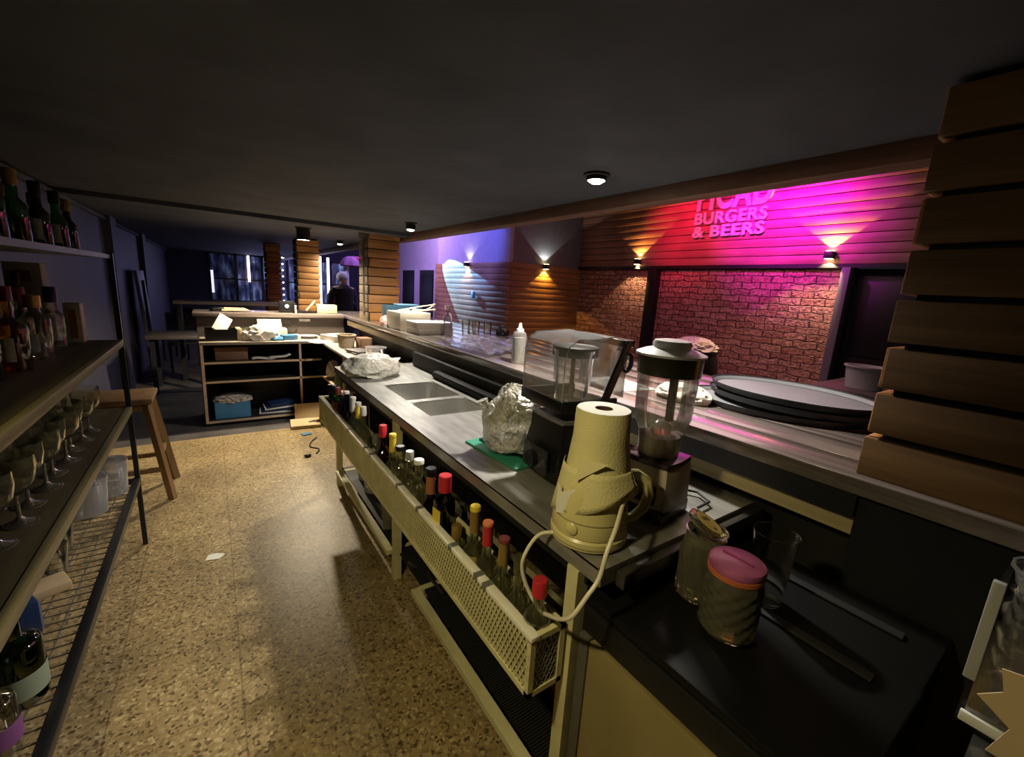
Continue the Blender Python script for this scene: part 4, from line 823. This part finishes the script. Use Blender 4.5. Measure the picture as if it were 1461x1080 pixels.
# inside the unit
t = thing('brown_box', 'brown lidded box on the upper shelf of the open unit', 'box', (.13, 5.45, .6775)); MB().box(-.14, .15, -.12, .12, 0, .09, .003).build('body', KRAFTD, t); MB().box(-.145, .155, -.125, .125, .09, .13, .003).build('lid', KRAFTD, t)
for k, (x, l) in enumerate(((.42, 'white papers lying loose on the upper shelf of the open unit'), (.58, 'curled white leaflet beside the loose papers on the upper shelf'))):
    tag(MB().sheet(8, 4, lambda u, v, x=x, k=k: (x - .11 + .22 * u, 5.27 + .17 * v, .680 + .006 + (.04 * k * u * u) + .006 * math.sin(6 * u))).build('paper_sheet', PAPERW, solid=.002), l, 'paper')
t = thing('blue_crate', 'blue box full of papers on the bottom of the open unit', 'box', (.12, 5.42, .0555), math.radians(-3))
MB().box(-.16, .16, -.13, .13, 0, .012).box(-.16, .16, -.13, -.12, .012, .17).box(-.16, .16, .12, .13, .012, .17).box(-.16, -.15, -.12, .12, .012, .17).box(.15, .16, -.12, .12, .012, .17).build('body', BLUE, t)
tag(MB().blob(.12, 5.42, .235, .14, .11, .05, .35, 3, 17, 4, True, True).build('crumpled_paper', pbr('grey_paper', (.42, .38, .33), .85)), 'crumpled grey paper filling the blue box', 'paper')
for k in range(5): tag(MB().cbox(0, 0, .010, .33 - .02 * k, .26, .016, .05 * k - .1, .002, 0, -.03 * k).build('folder', (PAPERW, DKBLUE, PAPERW, DKBLUE, DKBLUE)[k], loc=(.53 + .012 * k, 5.43, .0565 + .024 * k)), ('white binder, lowest in the pile of folders at the unit bottom', 'dark blue folder just above the lowest white binder', 'white binder in the middle of the folder pile', 'dark blue folder, second from the top of the pile', 'dark blue folder topmost on the pile beside the blue box')[k], 'folder', 'folders at the bottom of the open unit')
t = thing('cardboard_box', 'flattened kraft carton lying on the floor against the shelf unit', 'cardboard', (.76, 4.92, 0), math.radians(-6))
MB().box(-.15, .14, -.13, .14, .002, .035, .002).build('body', KRAFT, t); MB().cbox(.03, .2, .10, .26, .006, .18, .0, 0, math.radians(-28)).build('flap', KRAFT, t); MB().cbox(.06, .0, .0362, .07, .035, .001, .4).build('hand_hole', PRINT, t)
tag(MB().cbox(0, 0, .006, .09, .06, .01, .2, .003).build('blue_scrap', BLUE, loc=(.71, 4.60, 0)), 'small blue scrap on the floor by the flattened carton', 'scrap')
tag(MB().prism([(-.045, -.02), (.02, -.035), (.05, .0), (.01, .03), (-.03, .03)], .001, .003).build('paper_scrap', PAPERW, loc=(-.08, 2.69, 0), smooth=False), 'white paper scrap on the open floor of the aisle', 'scrap')
tag(MB().tube(spline([(.78, 4.45, .006), (.72, 4.36, .006), (.68, 4.22, .006), (.74, 4.12, .006), (.70, 4.02, .006)]), .006).build('cable_scrap', RUBBER), 'short dark cord curled on the floor near the end of the bottle rail', 'cord')
tag(MB().blob(.62, 3.98, .012, .03, .02, .015, .3, 2, 3, 2).build('dark_crumb', BLKPL), 'small dark crumb on the floor below the far end of the rail', 'scrap')
k = bottle('dark_bottle', 'dark bottle with pale label inside the corner console', (1.10, 4.86, .478), .28, .04, GDARK, BLKPL, lab=LAB_W, liquid=(GDARK, .9))
tag(MB().blob(1.08, 5.05, .56, .06, .08, .10, .3, 3, 6, 3, True, True).build('plastic_bag', BAGW), 'small bunched white bag inside the corner console', 'bag')

# ------------------------------------------------------------------ shelving on the aisle wall
t = thing('wall_shelving', 'black metal shelving with dark wood shelves along the navy wall', 'shelving', (-.65, 1.8, 0))
X8 = lambda x0, x1, y0, y1, z0, z1, *b: (x0 + .65, x1 + .65, y0 - 1.8, y1 - 1.8, z0, z1, *b)
SY0, SY1, SF, SB = .35, 3.02, -.41, -.90
for y in (SY0, SY1):
    for x in (SF, SB): MB().box(*X8(x - .011, x + .011, y - .011, y + .011, 0, 1.64)).build('post', BLKMET, t)
MB().box(*X8(SB, SF, SY0, SY1, 1.612, 1.632)).build('top_shelf', pbr('grey_shelf', (.15, .145, .15), .45), t)
for z, nm in ((1.175, 'shelf'), (.806, 'shelf')):
    b = MB().box(*X8(SB, SF - .012, SY0, SY1, z, z + .022)).build(nm, SHELFW, t)
    MB().box(*X8(SF - .011, SF + .012, SY0, SY1, z - .008, z + .026, .002)).build('edge_strip', wood('edge_wood', (.10, .085, .04), (.24, .20, .10), 'Y', rough=.45), b)
mb = MB()
for k in range(60): mb.box(*X8(SB, SF, SY0 + k * .045, SY0 + .004 + k * .045, .402, .406))
for k in range(9): mb.box(*X8(SB + k * .06, SB + .005 + k * .06, SY0, SY1, .397, .402))
mb.build('wire_shelf', pbr('wire_grey', (.22, .2, .16), .4, .3), t, smooth=False)
MB().box(*X8(SF - .018, SF + .014, SY0, SY1, .385, .418, .002)).build('lower_rail', BLKMET, t)
MB().box(*X8(SB, SF, SY1 - .01, SY1 + .01, .385, .41)).build('end_rail', BLKMET, t)
# stemware
g0 = thing('wine_glass', 'stemmed cocktail glass in the front row, first from the shelf post', 'glass', (-.50, 2.62, .8285), 0, 'stemmed glasses on the middle shelf')
MB().lathe([(0, .010), (.010, .010), (.036, .004), (.038, .0), (.039, .002), (.012, .013), (.0055, .024), (.0045, .075), (.007, .088)], 28).build('stem', STEMG, g0)
MB().lathe([(.0, .086), (.010, .088), (.030, .104), (.044, .132), (.050, .17), (.049, .205), (.0475, .205), (.0485, .17), (.0425, .134), (.029, .107), (0, .090)], 36, f=lambda a, z: 1 + (.03 * math.cos(12 * a) if z < .18 else 0)).build('bowl', STEMG, g0)
row1 = [(-.50 - .012 * (q % 2), 2.49 - .128 * q) for q in range(8)]
row2 = [(-.62 - .012 * (q % 2), 2.70 - .128 * q) for q in range(8)]
row3 = [(-.745 - .012 * (q % 2), 2.76 - .128 * q) for q in range(7)]
for k, (x, y) in enumerate(row1): dup(g0, (x, y, .8285), .3 * k, 'stemmed cocktail glass in the front row, %s from the shelf post' % ORD[k + 1])
for k, (x, y) in enumerate(row2): dup(g0, (x, y, .8285), .3 * k, 'stemmed cocktail glass in the middle row, %s from the shelf post' % ORD[k])
for k, (x, y) in enumerate(row3): dup(g0, (x, y, .8285), .3 * k, 'stemmed cocktail glass in the row along the wall, %s from the shelf post' % ORD[k])
# liquor on the third shelf
MG = 'liquor bottles on the wall shelving'; MZ = 1.1985
def mbt(x, y, label, h, r, g, cap, **k): return bottle('liquor_bottle', label, (x, y, MZ), h, r, g, cap, group=MG, rz=math.radians(35), **k)
mbt(-.60, 2.80, 'clear bottle with cream label and navy cap on the wall shelf', .27, .036, CLEARB, DKBLUE, lab=LAB_C, lz=(.15, .55), capl=.07, nr=.018)
mbt(-.66, 2.64, 'clear bottle with tan label and dark red cap on the wall shelf', .27, .036, CLEARB, DKRED, lab=LAB_C, lz=(.15, .5), capl=.06, nr=.018)
mbt(-.58, 2.46, 'squat clear bottle with glinting base and gold band on the wall shelf', .25, .045, CLEARB, GOLD, lab=LAB_W, neck=.25, nr=.02)
mbt(-.66, 2.36, 'clear bottle with bright red neck on the wall shelf', .31, .037, CLEARB, RED, foil=RED, lab=LAB_W)
mbt(-.58, 2.20, 'amber bottle with cream label on the wall shelf', .29, .042, GAMBER, DKRED, lab=LAB_C, liquid=(GAMBER, .6))
mbt(-.60, 2.02, 'red liquor bottle near the frame edge on the wall shelf', .30, .040, LIQR, RED, lab=LAB_C, liquid=(LIQR, .8))
mbt(-.72, 2.90, 'slim dark bottle beside the pale carton on the wall shelf', .33, .030, GDARK, BLKPL, liquid=(GDARK, .9))
mbt(-.76, 2.74, 'dark brown bottle in the rear row of the wall shelf', .30, .036, GBROWN, DKRED, lab=LAB_G)
mbt(-.78, 2.54, 'tall green bottle in the rear row of the wall shelf', .31, .036, GGREEN, GOLD, lab=LAB_C)
t = thing('tall_carton', 'slim pale bottle carton with a red stripe at the end of the wall shelf', 'carton', (-.56, 2.955, MZ)); MB().box(-.03, .03, -.035, .035, 0, .19, .002).build('body', LAB_C, t); MB().box(-.012, .012, -.0365, -.035, .02, .16).build('stripe', pbr('rust_stripe', (.38, .12, .05), .6), t)
t = thing('gift_box', 'square pale gift box standing on its end above the slim carton', 'box', (-.70, 2.955, MZ)); MB().box(-.06, .06, -.05, .05, 0, .37, .003).build('body', pbr('dim_carton', (.32, .27, .21), .7), t); MB().cbox(0, -.051, .31, .05, .002, .05, 0).build('emblem', DKRED, t)
# bottles on the top shelf
TG = 'bottles on the top of the wall shelving'
for k, (x, y, g, lab, l) in enumerate(((-.52, 2.86, GDARK, None, 'black bottle at the post end of the top shelf'), (-.60, 2.76, GDARK, LAB_W, 'black bottle with grey label, second on the top shelf'), (-.50, 2.58, GGREEN, LAB_C, 'green bottle with cream and lime label on the top shelf'), (-.62, 2.50, GGREEN, None, 'plain green bottle behind the labelled green one'), (-.50, 2.34, GDARK, LAB_W, 'dark bottle with wide grey label on the top shelf'), (-.60, 2.26, GGREEN, None, 'deep green bottle in the rear of the top shelf'), (-.50, 2.10, GGREEN, None, 'tall green bottle catching a yellow glint on the top shelf'), (-.62, 2.04, GBROWN, DKRED, 'brown bottle with red neck label on the top shelf'), (-.50, 1.90, GGREEN, LAB_C, 'green bottle at the near end of the top shelf row'))):
    bottle('green_bottle', l, (x, y, 1.6325), .225, .031, g, BLKPL if k % 3 else GOLD, lab=lab, group=TG, rz=math.radians(40), liquid=(g, .7), lz=(.1, .42))
# things on the lowest shelf
LZ = .4065
tb = thing('plastic_tub', 'white plastic tub on the lowest shelf in front of the stool', 'tub', (-.55, 2.66, LZ)); MB().lathe([(0, 0), (.06, 0), (.07, .008), (.078, .17), (.07, .185), (0, .188)], 32).build('body', MILKP, tb); MB().lathe([(.079, .160), (.082, .162), (.082, .186), (0, .190)], 32).build('lid', CLEARP, tb)
dup(tb, (-.50, 2.86, LZ), label='white plastic tub on the lowest shelf next to the post')
t = thing('clear_canister', 'tall clear canister behind the white tubs on the lowest shelf', 'canister', (-.67, 2.85, LZ)); MB().lathe([(0, 0), (.06, 0), (.062, .22), (.055, .225)], 28).build('body', CLEARP, t); MB().lathe([(0, .225), (.058, .225), (.058, .245), (0, .246)], 28).build('lid', GREYTAPE, t)
for k, (x, y) in enumerate(((-.58, 2.35), (-.66, 2.22), (-.56, 2.16))):
    dup(gl, (x, y, LZ), label='clear tumbler on the lowest shelf, %s along from the white tubs' % ORD[k], group='tumblers on the lowest shelf')
tag(MB().cbox(0, 0, .02, .16, .10, .035, .4, .008).build('cork_block', KRAFT, loc=(-.58, 2.03, LZ)), 'tan wooden block on the lowest shelf', 'block')
t = thing('blue_packet', 'dark navy packet with pale blue panel on the lowest shelf', 'packet', (-.60, 1.82, LZ), .5); MB().cbox(0, 0, .07, .12, .16, .13, 0, .01).build('body', DKBLUE, t); MB().cbox(.062, -.03, .07, .004, .08, .09).build('panel', pbr('pale_blue_panel', (.22, .28, .42), .4), t)
bottle('soda_bottle', 'large green bottle with pale label on the lowest shelf', (-.50, 1.52, LZ), .24, .058, GGREEN, GGREEN, lab=pbr('pale_green_label', (.35, .42, .30), .5), neck=.16, nr=.018, rz=math.radians(150), liquid=(GGREEN, .8))
bottle('soda_bottle', 'green bottle lying deeper on the lowest shelf behind the labelled one', (-.62, 1.62, LZ), .26, .052, GGREEN, BLKPL, neck=.2)
bottle('clear_bottle', 'clear bottle with purple label on the lowest shelf at the frame edge', (-.50, 1.36, LZ), .2, .045, CLEAR, WHITEP, lab=pbr('purple_label', (.28, .10, .30), .5), neck=.2, rz=math.radians(160))

# ------------------------------------------------------------------ stool
t = thing('wooden_stool', 'tall wooden stool with splayed legs at the end of the shelving', 'stool', (-.52, 3.78, 0))
MB().box(-.19, .15, -.17, .19, .69, .725, .008).build('seat', STOOLW, t)
for sx, sy in ((1, 1), (1, -1), (-1, 1), (-1, -1)):
    MB().bar((.215 * sx - .01, .19 * sy, 0), (.12 * sx - .01, .12 * sy, .70), .042, .032).build('leg', STOOLW, t)
MB().bar((.16, -.15, .30), (.16, .15, .30), .03, .022).build('rung', STOOLW, t); MB().bar((-.19, -.165, .22), (.175, -.165, .22), .03, .022).build('rung', STOOLW, t); MB().bar((-.19, .165, .22), (.175, .165, .22), .03, .022).build('rung', STOOLW, t)
MB().box(-.15, .12, -.125, -.095, .63, .69).box(-.15, .12, .095, .125, .63, .69).build('seat_rail', STOOLW, t)

# ------------------------------------------------------------------ dim furniture beyond
DKW = pbr('dim_wood', (.13, .11, .10), .5, noise_amt=.3); DKC = pbr('chair_black', (.018, .018, .022), .5)
def dtable(loc, sx, sy, h, label, name='dining_table', foot=.06, mat=None):
    t = thing(name, label, 'table', loc); MB().box(-sx / 2, sx / 2, -sy / 2, sy / 2, h - .045, h, .006).build('table_top', mat or DKW, t)
    for a in (-1, 1):
        for b in (-1, 1): MB().bar((a * (sx / 2 - foot), b * (sy / 2 - foot), 0), (a * (sx / 2 - foot), b * (sy / 2 - foot), h - .045), .05).build('leg', DKC, t)
    return t
dtable((-.40, 7.15, 0), .62, .6, .75, 'small dark table standing by the navy wall beyond the stool')
dtable((.36, 7.85, 0), 1.62, .40, 1.15, 'long high table with pale edge in front of the street windows', 'high_table', mat=pbr('pale_table', (.62, .54, .50), .5, noise_amt=.2))
def chair(loc, rz, label):
    t = thing('dark_chair', label, 'chair', loc, rz, 'dark chairs beyond the shelf unit'); MB().box(-.21, .21, -.21, .21, .43, .465, .01).build('seat', DKC, t)
    MB().box(-.20, .20, .19, .215, .62, .90, .008).build('backrest', DKC, t)
    for a in (-.19, .19):
        MB().bar((a, -.19, 0), (a, -.19, .43), .03).build('leg', DKC, t); MB().bar((a, .21, 0), (a, .205, .90), .03).build('leg', DKC, t)
    return t
c0 = chair((-.40, 8.55, 0), .1, 'dark chair tucked behind the small dark table')
dup(c0, (-.50, 9.75, 0), -.4, 'dark chair with tall back against the navy wall'); dup(c0, (.35, 9.3, 0), PI, 'dark chair behind the long high table'); dup(c0, (.9, 10.6, 0), .6, 'dark chair in the blue light by the street windows')
t = thing('folded_table', 'dark table top leaning upright against the navy wall', 'table', (-.80, 8.3, 0)); MB().cbox(0, 0, .78, .04, .75, 1.5, 0, .006, 0, -.06).build('table_top', pbr('blue_grey_top', (.12, .12, .17), .45), t); MB().bar((.06, -.28, .05), (.02, -.28, 1.4), .035).build('leg', BLKMET, t)
# neon tubes, posts and the glowing canopy
for k, (x, y, z0, z1, l) in enumerate(((2.16, 11.2, .3, 2.08, 'tall white neon tube beside the orange column'), (2.42, 11.6, .9, 2.08, 'shorter white neon tube next to the tall one'), (.94, 14.85, 1.35, 2.08, 'slim white neon tube standing in front of the street window'))):
    t = thing('neon_tube', l, 'neon light', (x, y, 0)); MB().lathe([(0, z0), (.028, z0), (.028, z1), (0, z1)], 14).build('tube', NEON, t); MB().box(.03, .045, -.02, .02, -.005, z1).build('channel', BLKMET, t)
t = thing('white_post', 'pale lilac post rising in front of the dark doorways', 'post', (2.46, 10.0, 0)); MB().lathe([(0, 0), (.058, 0), (.058, 1.86), (0, 1.86)], 20).build('shaft', LILAC, t); MB().box(-.09, .09, -.09, .09, 0, .04, .006).build('foot', BLKMET, t)
t = thing('fabric_shade', 'ruffled purple and red fabric shade above the lilac post', 'lamp shade', (2.62, 10.0, 1.87))
MB().lathe([(.0, .22), (.12, .215), (.20, .17), (.25, .10), (.27, .02), (.25, .0)], 40, f=lambda a, z: 1 + .07 * math.sin(9 * a)).build('shade', PURPLE, t); MB().lathe([(.20, .0), (.23, .06), (.235, .14), (.20, .20)], 24, .10, 0, f=lambda a, z: 1 + .06 * math.sin(7 * a)).build('red_ruffle', pbr('red_fabric', (.5, .03, .08), .8), t)
MB().tube([(0, 0, .22), (0, 0, .30)], .012).build('hanger', BLKMET, t)
for k in range(18):
    tag(MB().blob(0, 0, 0, .018, .018, .018, 0, 1, 1, 2, False).build('fairy_bulb', FAIRY, loc=((1.10, 9.0, 1.02 + .11 * k) if k < 9 else (1.62 + .01 * (k % 2), 9.0, .95 + .09 * (k - 9)))), '%s tiny pinkish bulb up the light string beside %s orange column' % (ORD[k % 9], 'the slim' if k < 9 else 'the broader'), 'bulb', 'fairy lights on the columns')
tag(MB().cbox(0, 0, .0, .045, .10, .14, 0, .01).build('wall_plate', PLAQ, loc=(4.45, 7.88, 1.435)), 'small teal switch plate on the blue lit plank wall', 'switch plate')
t = thing('waste_tub', 'black tub heaped with crumpled white bags by the brick wall', 'bin', (5.5, 3.43, 0))
MB().lathe([(0, 0), (.26, 0), (.27, .02), (.32, .60), (.345, .62), (.345, .70), (.30, .90), (.33, .90), (.33, .93), (.28, .92), (0, .80)], 32).build('body', BLKPL, t)
MB().blob(0, 0, .93, .24, .24, .13, .35, 3.0, 41, 4, True, True).build('liner_bag', BAGW, t)
dtable((4.6, .95, 0), .9, 1.1, .95, 'dark table beyond the bar carrying the white tub')
tag(MB().lathe([(0, 0), (.125, 0), (.145, .17), (.16, .175), (.16, .19), (.142, .19), (.12, .01), (0, .01)], 32, sx=.8).build('white_tub', WHITEP, loc=(4.48, 1.20, .9505)), 'white plastic tub standing in front of the dark doorway', 'tub')

# ------------------------------------------------------------------ person
t = thing('person', 'person with white hair in a dark jacket standing beyond the bar', 'person', (2.15, 9.0, 0), math.radians(20))
me = bpy.data.meshes.new('body')
V = [(0, 0, .95), (0, 0, 1.15), (0, .01, 1.36), (0, 0, 1.47), (0, -.02, 1.56), (0, -.01, 1.66), (.18, 0, 1.38), (.24, .02, 1.12), (.22, -.12, .92), (.21, -.18, .84), (-.18, 0, 1.38), (-.24, .02, 1.12), (-.22, -.12, .92), (-.21, -.18, .84), (.10, 0, .90), (.11, -.02, .50), (.11, .02, .08), (.11, -.12, .03), (-.10, 0, .90), (-.11, -.02, .50), (-.11, .02, .08), (-.11, -.12, .03)]
Ed = [(0, 1), (1, 2), (2, 3), (3, 4), (4, 5), (2, 6), (6, 7), (7, 8), (8, 9), (2, 10), (10, 11), (11, 12), (12, 13), (0, 14), (14, 15), (15, 16), (16, 17), (0, 18), (18, 19), (19, 20), (20, 21)]
RR = [.15, .14, .15, .055, .085, .07, .075, .05, .035, .03, .075, .05, .035, .03, .09, .065, .045, .035, .09, .065, .045, .035]
me.from_pydata(V, Ed, []); ob = bpy.data.objects.new('body', me); COL.objects.link(ob); ob.parent = t; me.materials.append(SKIN)
md = ob.modifiers.new('skin', 'SKIN'); sk = me.skin_vertices[0].data
for i, r in enumerate(RR): sk[i].radius = (r, r * (.75 if i in (0, 1, 2) else 1)); sk[i].use_root = (i == 0)
ob.modifiers.new('sub', 'SUBSURF').levels = 2; ob.modifiers['sub'].render_levels = 2
MB().lathe([(.19, .82), (.20, .92), (.195, 1.1), (.215, 1.28), (.20, 1.40), (.11, 1.46), (.075, 1.50)], 28, sy=.78).build('jacket', JACKET, t)
for s in (-1, 1): MB().tube([(.17 * s, .0, 1.40), (.24 * s, .02, 1.26), (.265 * s, .02, 1.12), (.235 * s, -.12, .93)], [.085, .078, .068, .055], 14).build('sleeve', JACKET, t); MB().tube([(.10 * s, 0, .92), (.11 * s, -.02, .5), (.11 * s, .01, .08)], [.105, .082, .07], 14).build('trouser_leg', JACKET, t)
MB().blob(0, .02, 1.63, .105, .12, .105, .10, 4, 2, 4, False).build('hair', HAIRW, t)

# ------------------------------------------------------------------ sign
t = thing('wall_sign', 'raised three line lettering sign glowing magenta on the plank fascia', 'sign', (6.262, 3.62, 2.5))
def letters(txt, h, wid, z, yl, bold):
    cu = bpy.data.curves.new('lettering', 'FONT'); cu.body = txt; cu.extrude = .02; cu.offset = bold; cu.size = 1; cu.space_character = 1.08
    o = bpy.data.objects.new('tmp', cu); COL.objects.link(o); dg = bpy.context.evaluated_depsgraph_get(); me = bpy.data.meshes.new_from_object(o.evaluated_get(dg))
    bpy.data.objects.remove(o); xs = [v.co.x for v in me.vertices]; ys = [v.co.y for v in me.vertices]
    x0, x1, y0, y1 = min(xs), max(xs), min(ys), max(ys)
    for v in me.vertices:
        x, y, zz = v.co; v.co = (-zz * 1.0 - .012, yl - 3.62 - (x - x0) / (x1 - x0) * wid, z - 2.5 + (y - y0) / (y1 - y0) * h)
    me.materials.clear(); me.materials.append(SIGNM); ob = bpy.data.objects.new('lettering', me); COL.objects.link(ob); ob.parent = t
letters('PICAD', .40, 1.10, 2.93, 4.18, .035); letters('BURGERS', .175, 1.08, 2.735, 4.19, .03); letters('& BEERS', .17, 1.08, 2.545, 4.20, .03)

# ------------------------------------------------------------------ view
S.view_settings.view_transform = 'Standard'; S.view_settings.look = 'None'; S.view_settings.gamma = 1; S.view_settings.use_curve_mapping = False
S.view_settings.exposure = 1.15
S.cycles.max_bounces = 8; S.cycles.transparent_max_bounces = 24; S.cycles.sample_clamp_indirect = 4; S.cycles.caustics_reflective = False; S.cycles.caustics_refractive = False
